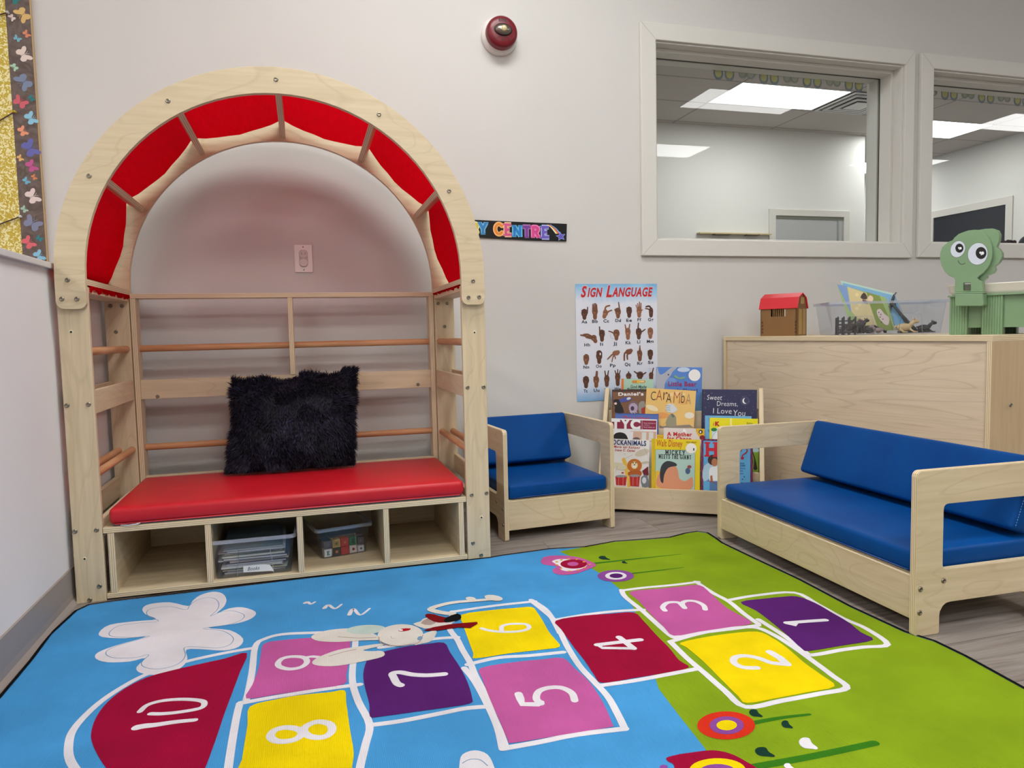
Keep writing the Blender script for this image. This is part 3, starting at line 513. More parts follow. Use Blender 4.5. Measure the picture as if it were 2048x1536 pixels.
hand(665,770,685,32,46,[(F,(-20,-20),(-34,-88)),(F,(10,-25),(22,-92)),(14,(0,0),(14,-50))]+fist[:1],2); hand(795,770,690,36,46,[(F,(-10,-25),(-4,-110)),(16,(20,0),(45,-10),(76,-32))]+fist[:2],3); hand(935,765,690,34,50,fist,2)
hand(172,1055,990,34,50,fist,1); hand(322,1050,965,36,48,[(20,(-20,-10),(-20,-50),(10,-58),(28,-30),(20,10))],3); b.ell(*pp(334,940),9*u,14*u,C((222,226,236)),9); hand(520,940,935,42,28,[(18,(-20,0),(-60,30),(-100,70)),(14,(-20,10),(-40,60),(-50,105)),(14,(-30,20),(-10,50),(-10,70))],2,-25)
hand(672,925,925,40,30,[(22,(-20,0),(-50,20),(-55,100)),(20,(-10,10),(-20,50),(-16,90)),(24,(20,-10),(40,-15))],1,-25); hand(805,1035,955,30,46,[(15,(-8,-25),(2,-100)),(14,(8,-25),(0,-92))]+fist[:2],1); hand(932,1022,955,34,46,fist,3)
hand(165,1335,1250,36,48,fist,3); hand(284,1335,1250,34,46,[(F,(-5,-25),(4,-104)),(F,(10,-25),(14,-100))]+fist[:2],1); hand(408,1330,1245,32,46,[(F,(-12,-25),(-22,-98)),(F,(8,-25),(20,-98))]+fist[1:3],0); hand(537,1325,1225,32,46,[(14,(-16,-25),(-32,-78)),(14,(0,-25),(0,-90)),(14,(16,-25),(30,-76))],0)
hand(668,1300,1215,34,32,[(18,(0,-20),(0,-48))],0); hand(805,1300,1215,40,36,[(16,(-20,-10),(-70,-50)),(16,(25,-5),(72,-30))]+fist,3); hand(940,1300,1215,28,30,[(16,(10,-10),(28,-80))],0); b.stroke([pp(905,1140),pp(940,1140),pp(908,1168),pp(944,1168)],3*u,C((110,150,205)),6,smooth=0)
for t_,x,y in (('Aa',155,553),('Bb',278,550),('Cc',410,548),('Dd',550,545),('Ee',680,545),('Ff',802,540),('Gg',940,540),('Hh',184,828),('Ii',352,824),('Jj',510,820),('Kk',668,814),('Ll',793,808),('Mm',932,806),('Nn',170,1092),('Oo',316,1086),('Pp',480,1082),('Qq',655,1076),('Rr',805,1070),('Ss',936,1062),('Tt',158,1378),('Uu',286,1376),('Vv',412,1374),('Ww',535,1370)):
    wdt={'Mm':82,'Ii':34,'Ll':36,'Ff':44,'Jj':44,'Tt':44,'Ww':82}.get(t_,66); low=12 if t_ in('Gg','Jj','Pp','Qq') else 0; ptext(t_,x-wdt/2,y-20,x+wdt/2,y+18+low,(40,42,66),6,.02)
tag(b.build('wall_poster',origin=(X0,WY,Z1-ph)),'blue and white Sign Language alphabet poster of hands on the wall','poster')
# ------------------------------------------------------------------ reading nook with arched canopy
t=empty('reading_nook',(-.042,2.48,0),0,'birch reading nook bench with ladder sides and a red cloth arch canopy','reading nook'); NK=t
XI0,XI1=-.565,.479; PW=.075; YF,YR=2.226,2.712
def arch(y0,y1,name):
    b=MB(); b.frame((-.043,0,.905),(1,0,0),(0,0,1),(0,1,0)); ro,ri=.594,.520; rr=.020; lb=-.086
    out=[(-ro,lb+rr)]; out=[]
    P=[]
    for i in range(49): a=R(180-180*i/48); P.append((ro*math.cos(a),ro*math.sin(a)))
    def corner(cx,cz,a0): return [(cx+rr*math.cos(R(a0+90*i/5)),cz+rr*math.sin(R(a0+90*i/5))) for i in range(6)]
    P+=[p for p in corner(ro-rr,lb+rr,0)[::-1]][:0]+[(ro-rr+rr*math.cos(R(-90*i/5)),lb+rr+rr*math.sin(R(-90*i/5))) for i in range(6)]
    P+=[(ri+rr+rr*math.cos(R(-90-90*i/5)),lb+rr+rr*math.sin(R(-90-90*i/5))) for i in range(6)]
    for i in range(49): a=R(180*i/48); P.append((ri*math.cos(a),ri*math.sin(a)))
    P+=[(-ri-rr+rr*math.cos(R(-90*i/5)),lb+rr+rr*math.sin(R(-90*i/5))) for i in range(6)]
    P+=[(-ro+rr+rr*math.cos(R(-90-90*i/5)),lb+rr+rr*math.sin(R(-90-90*i/5))) for i in range(6)]
    b.prism([P],y0,y1,'birch_x','ply_y'); return b.build(name,t,bevel=.0035,seg=3)
FA=arch(2.208,YF,'front_arch'); arch(YR+.018,YR+.036,'rear_arch')
POST={}
# posts: front and rear of either ladder side
for (x0,x1) in ((XI0-PW,XI0),(XI1,XI1+PW)):
    for (y0,y1) in ((YF,YF+.018),(YR,YR+.018)):
        b=MB(); b.box(x0,x1,y0,y1,0,.880,'birch_z','ply_y'); POST[(x0<0,y0==YF)]=b.build('post',t,bevel=.0015)
    b=MB(); b.box(x0,x1,YF+.018,YR,.862,.880,'birch_y','ply_z'); b.build('ladder_top',t,bevel=.0015)
    b=MB(); b.box(x0,x1,YF,YR+.018,.884,.902,'birch_y','ply_z'); b.build('arch_foot_board',t,bevel=.0015)
    sgn=-1 if x0<0 else 1; xi=x0+PW if sgn<0 else x0; xo=x0 if sgn<0 else x0+PW
    for xa in (xi,xo):
        xx=sorted((xa,xa+sgn*.015*(1 if xa==xi else -1)))
        b=MB(); b.box(*xx,YF+.018,YR,.529,.595,'birch_y','ply_x'); b.build('ladder_rail',t,bevel=.0015)
        b=MB(); b.box(*xx,YF+.018,YR,.185 if xa==xi else .20,.232 if xa==xi else .268,'birch_y','ply_x'); b.build('ladder_rail',t,bevel=.0015)
        for z in (.702,.357):
            b=MB(); c=xa+sgn*(.016 if xa==xi else -.016); b.cyl((c,YF+.018,z),(c,YR,z),.0115,'dowel_y'); b.build('rung',t)
# back frame
def fb(x0,x1,y0,y1,z0,z1,m,em,name): b=MB(); b.box(x0,x1,y0,y1,z0,z1,m,em); b.build(name,t,bevel=.0015)
fy0,fy1=YR+.004,YR+.062
fb(XI0+.002,XI0+.020,fy0,fy1,.19,.872,'birch_z','ply_x','back_stile'); fb(XI1-.020,XI1-.002,fy0,fy1,.19,.872,'birch_z','ply_x','back_stile')
fb(XI0+.002,XI1-.002,fy0,fy1,.872,.889,'birch_x','ply_z','back_rail'); fb(XI0+.020,XI1-.020,fy0+.004,fy0+.019,.528,.595,'birch_x','ply_y','back_rail'); fb(XI0+.020,XI1-.020,fy0+.004,fy0+.019,.20,.262,'birch_x','ply_y','back_rail')
fb(-.052,-.034,fy0,fy1,.595,.872,'birch_z','ply_x','back_divider')
for z in (.702,.359):
    b=MB(); b.cyl((XI0+.02,fy0+.03,z),(XI1-.02,fy0+.03,z),.0115,'dowel'); b.build('back_dowel',t)
# canopy slats and cloth
for a in (30,60,90,120,150):
    q=R(a); b=MB(); b.frame((-.043,0,.905),(math.cos(q),0,math.sin(q)),(-math.sin(q),0,math.cos(q)),(0,1,0)); b.prism([[(.532,-.009),(.582,-.009),(.582,.009),(.532,.009)]],YF,YR+.018,'birch_y','ply_x' if 45<a<135 else 'ply_z'); b.build('canopy_slat',t,bevel=.0015)
b=MB(); ang=[0,30,60,90,120,150,180]; P=[]
for i in range(6):
    for k in range(8):
        tt=k/8; p=Vector((math.cos(R(ang[i])),0,math.sin(R(ang[i]))))*.585*(1-tt)+Vector((math.cos(R(ang[i+1])),0,math.sin(R(ang[i+1]))))*.585*tt; P.append((p,tt))
P.append((Vector((-1,0,0))*.585,0)); vs=[];fs=[]; ny=14
for i,(p,tt) in enumerate(P):
    for j in range(ny+1):
        s_=j/ny; edge=max(0,(s_-.86)/.14); sag=math.sin(math.pi*tt)*(.004+.016*s_**1.5)+.0010*math.sin(i*.9+j*.8)+(.0016*math.sin(i*2.3) if j==ny else 0)
        q=p*(1-sag/.585)+Vector((-.043,YF+.002+(YR-.014-YF)*s_,.905)); vs.append(q)
for i in range(len(P)-1):
    for j in range(ny): a=i*(ny+1)+j; fs.append((a,a+1,a+ny+2,a+ny+1))
b.add(vs,fs,'red_cloth',True); b.build('canopy_cloth',t)
for sx,xx in ((0,XI0),(1,XI1)):      # ruffled hem pinched under the foot boards
    b=MB(); vs=[];fs=[]; n=40; sg=-1 if sx==0 else 1
    for i in range(n+1):
        y=YF+.02+(YR-YF-.02)*i/n; a=math.sin(i*1.7)*.5+math.sin(i*.9+1)*.5; drop=.010+.007*a+(.004 if sx==0 else -.003)
        x=xx-sg*(.003+.003*math.sin(i*2.3)); vs+=[(x+sg*.010,y,.885),(x,y,.884),(x-sg*.001,y,.884-drop*.6),(x+sg*.002*math.sin(i*1.1),y,.884-drop)]
    for i in range(n):
        for k in range(3): a=i*4+k; fs.append((a,a+1,a+5,a+4))
    b.add(vs,fs,'red_cloth',True); b.build('cloth_hem',t)
# storage bench under the seat
def bb(x0,x1,y0,y1,z0,z1,m,em,name): b=MB(); b.box(x0,x1,y0,y1,z0,z1,m,em); b.build(name,t,bevel=.0012)
BX0,BX1=XI0+.0015,XI1-.0015
bb(BX0,BX1,YF,YR,.192,.209,'birch_x','ply_z','bench_top'); bb(BX0,BX1,YF,YR,.0055,.0195,'birch_x','ply_z','bench_floor')
for x in (BX0+.010,-.300,-.044,.214,BX1-.026): bb(x,x+.017,YF+.001,YR-.002,.0195,.192,'birch_y','ply_x','bench_divider')
bb(BX0+.027,BX1-.026,YR-.02,YR-.012,.0195,.192,'birch_x','ply_y','bench_back')
# hardware
for px,py in ((135,560),(123.5,598),(154,598),(178,352),(336,202),(552,159),(758,229),(898,382),(946,562),(937,595),(958,594)):
    p=at(px,py,1,2.208); screw(FA,p,(0,-1,0))
for px,py in ((134,811),(177,809),(150,1063),(193,1060),(199,1172),(180,1205),(935,775),(967,774),(943,990),(973,986),(946,1086),(962,1110)):
    p=at(px,py,1,YF); p.z=max(p.z,.008); screw(POST[(p.x<0,True)],p,(0,-1,0))
for px,py in ((142,664),(169,1118),(949,665),(963,1035)):
    p=at(px,py,1,YF); b=MB(); b.lathe(p+Vector((0,.0004,0)),(0,-1,0),[(.0060,0),(.0058,.0009),(.0032,.0006)],C((226,212,180)),seg=16); b.lathe(p-Vector((0,.0002,0)),(0,-1,0),[(.0030,0),(.0001,.0008)],'hole',seg=12); b.build('screw_hole',POST[(p.x<0,True)])
for px,py in ((221,612),(244,612),(232,664),(876,607),(894,607),(889,653)): p=at(px,py,1,YR); screw(POST[(p.x<0,False)],p,(0,-1,0))
for px,py in ((315,793),(836,769)): screw(t,at(px,py,1,fy0+.004),(0,-1,0))
# red seat pad
def pad(name,parent,x0,x1,y0,y1,z0,z1,mat,r=.012,puff=.006,label=None,cat=None,M4=None,nx=24,ny=14):
    "upholstered slab: rounded box whose top swells a little"
    b=MB()
    if M4: b.M=M4
    prof=[]  # offsets in from the side, z
    H=z1-z0; k=5
    prof=[(r*(1-math.sin(R(90*i/k)))*0+r*(1-math.cos(R(90-90*i/k))) ,z0+r-r*math.cos(R(90*i/k))*1) for i in range(0)]
    rows=[(r,z0)]+[(r*(1-math.sin(R(a))),z0+r*(1-math.cos(R(a)))) for a in (30,60,90)]+[(r*(1-math.cos(R(a))),z1-r+r*math.sin(R(a))) for a in (0,30,60,90)]
    vs=[];fs=[]; ring=None
    def loop(ins,z):
        rc=max(.004,r*1.2-ins); P=rrect(x0+ins,y0+ins,x1-ins,y1-ins,rc,4)
        return [(p[0],p[1],z) for p in P]
    L=[loop(*q) for q in rows]; n=len(L[0])
    for l in L: vs+=l
    for j in range(len(L)-1):
        for i in range(n): fs.append((j*n+i,j*n+(i+1)%n,(j+1)*n+(i+1)%n,(j+1)*n+i))
    # swelling top: shrinking loops
    cx,cy=(x0+x1)/2,(y0+y1)/2; base=L[-1]; steps=6; o=(len(L)-1)*n
    for s_ in range(1,steps+1):
        f=1-s_/(steps+.6)*1.0; z=z1+puff*math.sin(math.pi/2*s_/steps)
        vs+=[(cx+(p[0]-cx)*f if abs(x1-x0)<=abs(y1-y0) else (p[0]-cx)*(1-(1-f)*(y1-y0)/(x1-x0))+cx, cy+(p[1]-cy)*f if abs(x1-x0)>abs(y1-y0) else (p[1]-cy)*(1-(1-f)*(x1-x0)/(y1-y0))+cy, z) for p in base]
        for i in range(n): fs.append((o+i,o+(i+1)%n,o+n+(i+1)%n,o+n+i))
        o+=n
    fs.append(tuple(range(o,o+n))); fs.append(tuple(reversed(range(n))))
    b.add(vs,fs,mat,True); 
    ob=b.build(name,parent,local=bool(parent))
    return ob
e=empty('seat_cushion',(-.043,2.47,.209),0,'long red vinyl seat cushion on the reading nook bench','cushion')
b=MB(); 
o=pad('cushion_cover',e,-.505,.515,-.245,.235,.006,.052,'red_vinyl',.013,.004)
b=MB(); b.box(-.495,.505,-.236,.225,0,.008,'grey_cloth'); b.build('zip_base',e,local=True)
b=MB(); b.tube([(-.49,-.241,.006),(-.2,-.2425,.007),(.1,-.2425,.0075),(.5,-.241,.008)],.0018,C((226,70,80),.4)); b.build('piping',e,local=True)
b=MB(); b.tube([(-.475,-.243,.003),(-.455,-.250,.0025),(-.432,-.252,.0045),(-.425,-.247,.0055),(-.435,-.244,.004)],.0017,'zip'); b.build('zip_pull',e,local=True)
# fluffy pillow, leaning on the back rails
e=empty('throw_pillow',(-.045,2.60,.265),0,'shaggy dark navy throw pillow leaning on the back rails of the red bench','pillow')
PWd,PH=.42,.325; lean=R(12)
def pillow_pt(u,v,side):
    "u,v in -1..1; side +1 front, -1 back"
    w=(1-abs(u)**2.6)*(1-abs(v)**2.6); pin=1-.05*(1-abs(v))*abs(u)**3
    x=u*PWd/2*pin+.012*v; h=(v*.5+.5)*PH+ (v+1)/2*(.010*math.sin(2.6*u-.3)+.007*math.sin(9*u)+.006*abs(u)**4); d=.055*max(0,w)**.6
    y=-side*d; X=x; Y=y*math.cos(lean)+h*math.sin(lean); Z=h*math.cos(lean)-y*math.sin(lean)*.0
    return Vector((X,Y-.005,Z+.006))
b=MB(); N1,N2=22,18; vs=[];fs=[]
for side in (1,-1):
    o=len(vs)
    for j in range(N2+1):
        for i in range(N1+1): vs.append(pillow_pt(-1+2*i/N1,-1+2*j/N2,side))
    for j in range(N2):
        for i in range(N1): a=o+j*(N1+1)+i; fs.append((a,a+1,a+N1+2,a+N1+1) if side>0 else (a,a+N1+1,a+N1+2,a+1))
b.add(vs,fs,'fur_dark',True); b.build('pillow_body',e,local=True)
rf=random.Random(3); clump=[(rf.uniform(-1,1),rf.uniform(-1,1),rf.uniform(-.9,.9),rf.uniform(-1,.5)) for _ in range(70)]
for nm,mt,cnt in (('fur_pile','fur_dark',13000),('fur_tips','fur_light',7000)):
    b=MB(); V=[];Fc=[]
    for q in range(cnt):
        side=1 if rf.random()<.8 else -1; u=rf.uniform(-1,1); v=rf.uniform(-1,1)
        if rf.random()<.22:
            if rf.random()<.5: u=math.copysign(1-rf.random()*.04,u)
            else: v=math.copysign(1-rf.random()*.04,v)
        p=pillow_pt(u,v,side); du=pillow_pt(u+.02,v,side)-p; dv=pillow_pt(u,v+.02,side)-p; n=du.cross(dv); n=n.normalized() if n.length>1e-9 else Vector((0,-1,0)); n=n*side
        n=(n+Vector((u,0,v))*.9*max(abs(u),abs(v))**5).normalized()
        cl=min(clump,key=lambda c:(c[0]-u)**2+(c[1]-v)**2); flow=Vector((cl[2],0,cl[3]-.35)); L=rf.uniform(.016,.030)*(1.0 if nm=='fur_pile' else .98)
        d1=(n*.8+flow*.45+Vector((rf.uniform(-1,1),rf.uniform(-.6,.6),rf.uniform(-1,1)))*.35).normalized(); d2=(d1+flow*.6+Vector((0,0,-.35))).normalized()
        if v<-.9 : d1.z=max(d1.z,-.05); d2.z=max(d2.z,-.02)
        wv=d1.cross(n).normalized()*rf.uniform(.0010,.0019) if d1.cross(n).length>1e-6 else Vector((.0015,0,0))
        a=len(V); m1=p+d1*L*.5; m2=m1+d2*L*.5; V+=[p-wv,p+wv,m1+wv*.8,m1-wv*.8,m2]; Fc+=[(a,a+1,a+2,a+3),(a+3,a+2,a+4)]
    V=[Vector((q.x,q.y,max(q.z,.0015))) for q in V]
    b.add(V,Fc,mt); o=b.build(nm,e,local=True)
# ------------------------------------------------------------------ rug
b=MB(); b.frame((0,0,.0030),(1,0,0),(0,1,0),(0,0,1))
fp=lambda px,py:tuple(at(px,py,2,.003).xy)
far=[fp(*p) for p in ((100,1270),(152,1222),(178,1210),(230,1202),(420,1180),(600,1158),(800,1135),(983,1115),(1005,1111),(1100,1098),(1170,1094),(1230,1083),(1290,1079),(1340,1075),(1370,1067),(1395,1063),(1415,1066),(1432,1077),(1444,1086),(1500,1113),(1600,1160),(1700,1213),(1810,1264),(1870,1283),(1930,1312),(2048,1377))]
far=[(x,min(y,2.2235)) if x<.56 else (x,y) for x,y in far]
left=[(-.632,1.85),(-.632,.55),(-.60,.42),(-.5,.38)]; right=[(1.355,.6),(1.33,.46),(1.2,.38)]
outline=far+right+[(.3,.38)]+left[::-1]
b.prism([outline],-.0030,0,'rg_blue','rg_edge')
b.stroke([(p[0],p[1]) for p in outline],.0075,'rg_edge',8,smooth=0,closed=True)
r6=lambda x,y:fp(x/2,1080+y/2); r7=lambda x,y:fp(1000+x/1.954,1050+y/1.954); r9=lambda x,y:fp(600+x/3.938,1160+y/3.938)
def P6(l): return [r6(*p) for p in l]
def P7(l): return [r7(*p) for p in l]
def P9(l): return [r9(*p) for p in l]
green=[r7(232,103)]+P7([(300,135),(400,195),(470,252),(520,320),(560,420),(595,560),(620,640),(700,745),(800,872),(850,960)])+[(.62,.95),(.70,.75),(.78,.385),(1.2,.385),(1.325,.465),(1.35,.6)]
b.poly(green+[(x-.003,y-.003) for x,y in far[:10:-1] ],'rg_green',1)
cl=[(770,245),(800,222),(850,208),(890,215),(906,240),(895,268),(866,295),(915,275),(970,270),(1022,288),(1010,312),(950,334),(832,352),(920,362),(972,395),(955,428),(895,443),(810,438),(746,440),(750,475),(732,505),(690,528),(620,541),(560,532),(546,510),(580,474),(520,487),(430,490),(384,476),(390,452),(460,424),(585,388),(500,394),(410,389),(397,370),(440,340),(540,326),(625,318),(582,298),(570,275),(600,257),(680,250),(752,265)]
b.poly(P6(cl),'rg_white',3,smooth=3)
cc=(690,375); b.stroke([r6(cc[0]+(x-cc[0])*.86,cc[1]+(y-cc[1])*.86) for x,y in cl],.0020,'rg_line',4,smooth=4,closed=True)
def num(pts,w,f=P7,k=5,closed=False,sm=5): b.stroke(f(pts),w,'rg_white',k,smooth=sm,closed=closed)
L=.0145
# chalk outlines
for pts,f in (([(1015,433),(930,447),(840,465),(745,487),(660,515),(575,543),(480,595),(400,650),(330,715),(288,770),(275,820),(277,870),(300,915),(345,965),(430,1030)],P6),([(905,975),(930,800),(958,660),(985,640),(1008,530),(1022,425),(1060,396),(1130,378),(1250,372),(1400,368)],P6),
 ([(958,655),(1060,636),(1180,616),(1300,597),(1440,579)],P6),([(1424,370),(1420,430),(1410,520),(1412,580),(1435,650),(1478,738),(1462,820),(1440,912),(1432,990)],P6),([(1478,742),(1600,726),(1750,697),(1860,675),(1940,668)],P6),
 ([(1520,431),(1640,414),(1740,396),(1830,390)],P6),([(1798,330),(1800,360),(1830,400),(1850,440),(1880,490),(1900,540),(1935,610),(1970,700),(2000,770),(2022,832)],P6),([(1198,252),(1400,222),(1600,196),(1850,170)],P9),([(1820,158),(1930,230),(1990,310),(2048,420)],P9),([(1198,250),(1196,330)],P9),
 ([(1320,668),(1560,614),(1800,598),(2075,570)],P9),([(125,300),(170,335),(215,378),(260,470),(310,550),(360,605),(420,670),(460,740),(488,798)],P7),([(215,372),(330,352),(450,338),(560,332)],P7),([(395,628),(520,610),(640,588),(775,562)],P7),
 ([(10,875),(150,850),(300,820),(490,797)],P7),([(-140,560),(-100,610),(-50,700),(-10,790),(10,873)],P7),([(765,222),(830,265),(895,300),(950,345),(1010,388)],P7),([(475,257),(560,246),(680,235),(775,223)],P7),([(475,255),(490,282),(550,330),(600,375),(665,432),(690,442)],P7),([(690,436),(800,420),(900,408),(1010,393)],P7),
 ([(896,294),(1000,276),(1150,265),(1240,310),(1340,365),(1430,405),(1515,467),(1420,478),(1330,490),(1230,508),(1195,500),(1120,440),(1010,370)],P7),([(665,457),(760,430),(860,410),(985,400),(1060,425),(1150,480),(1240,545),(1300,590),(1355,637),(1250,660),(1100,688),(960,712),(880,650),(800,580),(730,520),(667,458)],P7)):
    b.stroke(f(pts),L,'rg_white',3,smooth=4)
for c,pts,f in (('rg_crim',[(988,453),(960,530),(930,610),(900,690),(870,780),(845,850),(820,915),(780,990),(700,1020),(600,1015),(500,985),(430,920),(390,860),(368,810),(365,770),(385,710),(430,650),(500,595),(590,550),(700,520),(800,497),(900,475)],P6),
 ('rg_pink',[(1058,415),(1130,402),(1250,392),(1390,386),(1396,470),(1385,540),(1375,578),(1240,600),(1100,620),(985,635),(1010,580),(1035,510),(1045,450)],P6),('rg_yel',[(1000,668),(1100,640),(1200,622),(1320,610),(1378,603),(1385,650),(1400,760),(1415,850),(1408,910),(1400,990),(955,1000),(968,880),(990,740)],P6),
 ('rg_pur',[(1490,462),(1600,432),(1700,418),(1775,412),(1800,450),(1840,510),(1870,570),(1888,630),(1880,655),(1780,672),(1650,690),(1520,708),(1480,708),(1478,660),(1460,590),(1453,540),(1465,490)],P6),('rg_yel',[(1275,275),(1500,240),(1700,222),(1825,215),(1870,260),(1910,320),(1960,410),(2010,470),(2046,528),(1900,552),(1650,580),(1380,620),(1365,580),(1310,430),(1285,350)],P9),
 ('rg_crim',[(218,375),(330,355),(430,348),(522,343),(560,375),(610,430),(660,480),(700,530),(738,558),(640,580),(520,600),(400,618),(370,590),(330,530),(290,480),(240,410)],P7),('rg_pink',[(-75,560),(60,537),(160,527),(245,521),(290,560),(345,610),(400,690),(440,780),(436,790),(340,806),(200,829),(50,853),(30,840),(0,770),(-40,680),(-70,600)],P7),
 ('rg_pink',[(508,262),(620,250),(700,242),(778,236),(820,265),(880,320),(930,350),(985,385),(900,400),(780,418),(680,434),(640,400),(580,340),(540,295)],P7),('rg_pur',[(940,302),(1040,288),(1100,282),(1160,280),(1230,305),(1300,345),(1360,380),(1410,420),(1458,450),(1340,472),(1210,493),(1180,485),(1120,430),(1060,380),(1000,335)],P7),
 ('rg_yel',[(705,462),(800,440),(900,425),(1005,418),(1060,440),(1120,480),(1190,540),(1260,590),(1308,632),(1200,655),(1080,678),(965,697),(930,670),(860,600),(790,530),(730,480)],P7)):
    b.poly(f(pts),c,4,smooth=3)
N=.0165
num([(560,688),(590,662),(650,645),(730,639),(800,644),(818,656),(800,675),(720,690),(650,697),(602,697)],.012,P6); num([(548,752),(580,746),(620,742),(700,730),(780,722)],(.020,.012),P6)
num([(1112,495),(1130,476),(1170,468),(1215,472),(1228,490),(1205,510),(1160,518),(1122,510)],.0135,P6,closed=True); num([(1215,474),(1250,468),(1290,474),(1310,486)],.011,P6)
num([(1082,788),(1098,764),(1140,752),(1185,757),(1208,772),(1190,795),(1150,807),(1105,806)],.0155,P6,closed=True); num([(1215,764),(1228,745),(1270,729),(1318,738),(1328,765),(1302,788),(1262,792),(1228,782)],.0155,P6,closed=True)
num([(1604,583),(1588,575),(1575,552),(1570,536),(1600,531),(1650,540),(1710,543),(1778,538)],N,P6,sm=4)
num([(1430,384),(1480,398),(1560,410),(1650,412),(1740,405),(1800,385),(1790,355),(1730,348),(1640,352),(1590,370),(1590,405)],.0115,P9)
num([(72,662),(80,682),(88,702),(150,703),(158,695)],N,P7,sm=0); num([(160,700),(142,680),(152,652),(190,638),(240,638),(280,658),(292,688)],.015,P7)
num([(548,450),(380,470)],N,P7,sm=0); num([(465,440),(522,484)],N,P7,sm=0); num([(522,484),(400,482),(384,470)],.0125,P7,sm=0)
num([(645,336),(636,322),(655,305),(695,304),(712,316),(722,326)],.014,P7); num([(722,326),(712,308),(730,298),(765,300),(795,315),(802,332)],.014,P7)
num([(1005,560),(950,558),(915,540),(918,520),(955,513),(1010,522),(1060,540),(1122,546)],.016,P7); num([(1122,546),(1095,522),(1055,498)],.019,P7,sm=0)
num([(1122,384),(1150,392),(1152,382)],.018,P7,sm=0); num([(1120,384),(1200,378),(1272,373)],.016,P7)
# flowers
st='rg_stem'
for pts,w in (([(372,150),(540,132),(710,114)],(.014,.003)),([(515,190),(620,178),(718,166)],(.010,.003)),([(985,775),(1100,754),(1210,741)],(.013,.007)),([(985,948),(1230,903),(1465,853)],(.017,.016))): b.stroke(P7(pts),w,st,2)
def leaf(x,y,a,bb,c,rot=.35): b.poly([r7(x+a*u_-bb*.0*v_,y+bb*v_) for u_,v_ in ((-1,-.5),(-.6,-1),(.1,-.9),(.4,-.1),(1,.6),(.9,.9),(.3,.8),(-.4,.7),(-.9,.2))],c,4,smooth=3)
leaf(408,130,22,8,'rg_dark'); leaf(487,147,11,5,'rg_dark'); leaf(1000,738,26,16,'rg_dark'); leaf(1122,782,22,16,'rg_dark'); leaf(1205,857,36,24,'rg_white'); leaf(1035,890,38,20,'rg_dark'); leaf(1130,945,20,12,'rg_white')
def fl(x,y,rx,ry,c,k): b.poly([r7(x+rx*math.cos(R(a)),y+ry*math.sin(R(a))) for a in range(0,360,12)],c,k)
b.poly(P7([(160,142),(175,125),(230,120),(300,126),(345,140),(377,157),(350,172),(300,190),(250,196),(215,190),(205,176),(222,163),(185,158),(165,152)]),'rg_pink',4,smooth=3)
b.poly(P7([(204,142),(235,134),(300,139),(340,155),(320,172),(270,182),(238,176),(240,166),(225,158),(212,150)]),'rg_white',5,smooth=3)
fl(288,154,52,18,'rg_crim',6); fl(285,154,22,8,'rg_pink',7)
for x,y in ((222,146),(240,138),(268,134),(300,136),(328,146),(350,157),(332,169),(305,178),(272,182),(238,172),(222,158)): fl(x,y,6,2.2,'rg_or',8)
fl(452,200,71,23,'rg_lil',4); fl(453,200,42,15,'rg_white',5); fl(454,200,26,9,'rg_pur',6)
fl(884,785,113,55,'rg_red',4); fl(886,785,67,35,'rg_lil',5); fl(886,785,40,20,'rg_yel',6)
b.poly(P7([(650,912),(690,900),(740,892),(830,882),(900,895),(960,925),(1010,960),(1000,1010),(900,1060),(760,1050),(690,1000),(680,940),(660,928)]),'rg_crim',4,smooth=3); fl(850,960,110,46,'rg_yel',5); fl(850,965,70,28,'rg_lil',6); fl(640,948,16,8,'rg_lil',6)
b.poly(P6([(1838,900),(1850,860),(1900,843),(1950,860),(1975,905),(1985,960),(1900,1000),(1840,960)]),'rg_white',4,smooth=3); b.stroke(P6([(1850,895),(1880,880),(1920,882),(1950,905)]),.002,'rg_line',5)
# little waves
for pts in ([(40,184),(60,176),(85,192),(120,174)],[(192,224),(225,200),(275,228),(328,194)],[(388,276),(420,230),(475,278),(550,226)]): b.stroke(P9(pts),(.012,.006),'rg_white',4)
# sleeping bunny print
def e9(x,y,rx,ry,rot,c,k):
    q=R(rot); b.poly([r9(x+rx*math.cos(R(a))*math.cos(q)-ry*math.sin(R(a))*math.sin(q),y+rx*math.cos(R(a))*math.sin(q)+ry*math.sin(R(a))*math.cos(q)) for a in range(0,360,12)],c,k)
b.poly(P9([(88,455),(140,420),(250,395),(400,385),(520,400),(620,450),(620,475),(500,480),(300,492),(150,485)]),'rg_bun',6,smooth=3); e9(520,395,155,36,-3,'rg_bun2',7); b.stroke(P9([(300,452),(450,462),(600,458)]),.003,'rg_shade',7)
b.poly(P9([(95,655),(150,610),(300,555),(450,530),(640,505),(650,520),(500,556),(560,565),(640,563),(668,585),(640,612),(500,645),(300,680),(150,680)]),'rg_bun',6,smooth=3); b.stroke(P9([(230,605),(350,570),(440,552)]),.003,'rg_shade',7)
b.poly(P9([(950,330),(1000,300),(1180,350),(1010,385),(960,380),(890,350)]),'rg_bun',6,smooth=2); b.poly(P9([(950,345),(1010,305),(1075,330),(1030,360)]),'rg_shade',7,smooth=2); b.poly(P9([(950,440),(1075,400),(1040,480),(960,505),(900,512)]),'rg_bun',6,smooth=3)
e9(790,438,180,84,-3,'rg_bun',8); b.stroke(P9([(620,455),(650,510),(800,525),(930,500),(968,440)]),.0025,'rg_shade',9)
b.poly(P9([(775,405),(800,390),(868,388),(862,402),(800,412)]),'rg_eye',10,smooth=2); e9(795,402,16,7,0,'rg_white',11); b.stroke(P9([(715,450),(725,466),(745,465)]),.0015,'rg_shade',10); e9(945,465,22,16,-20,'rg_line',9)
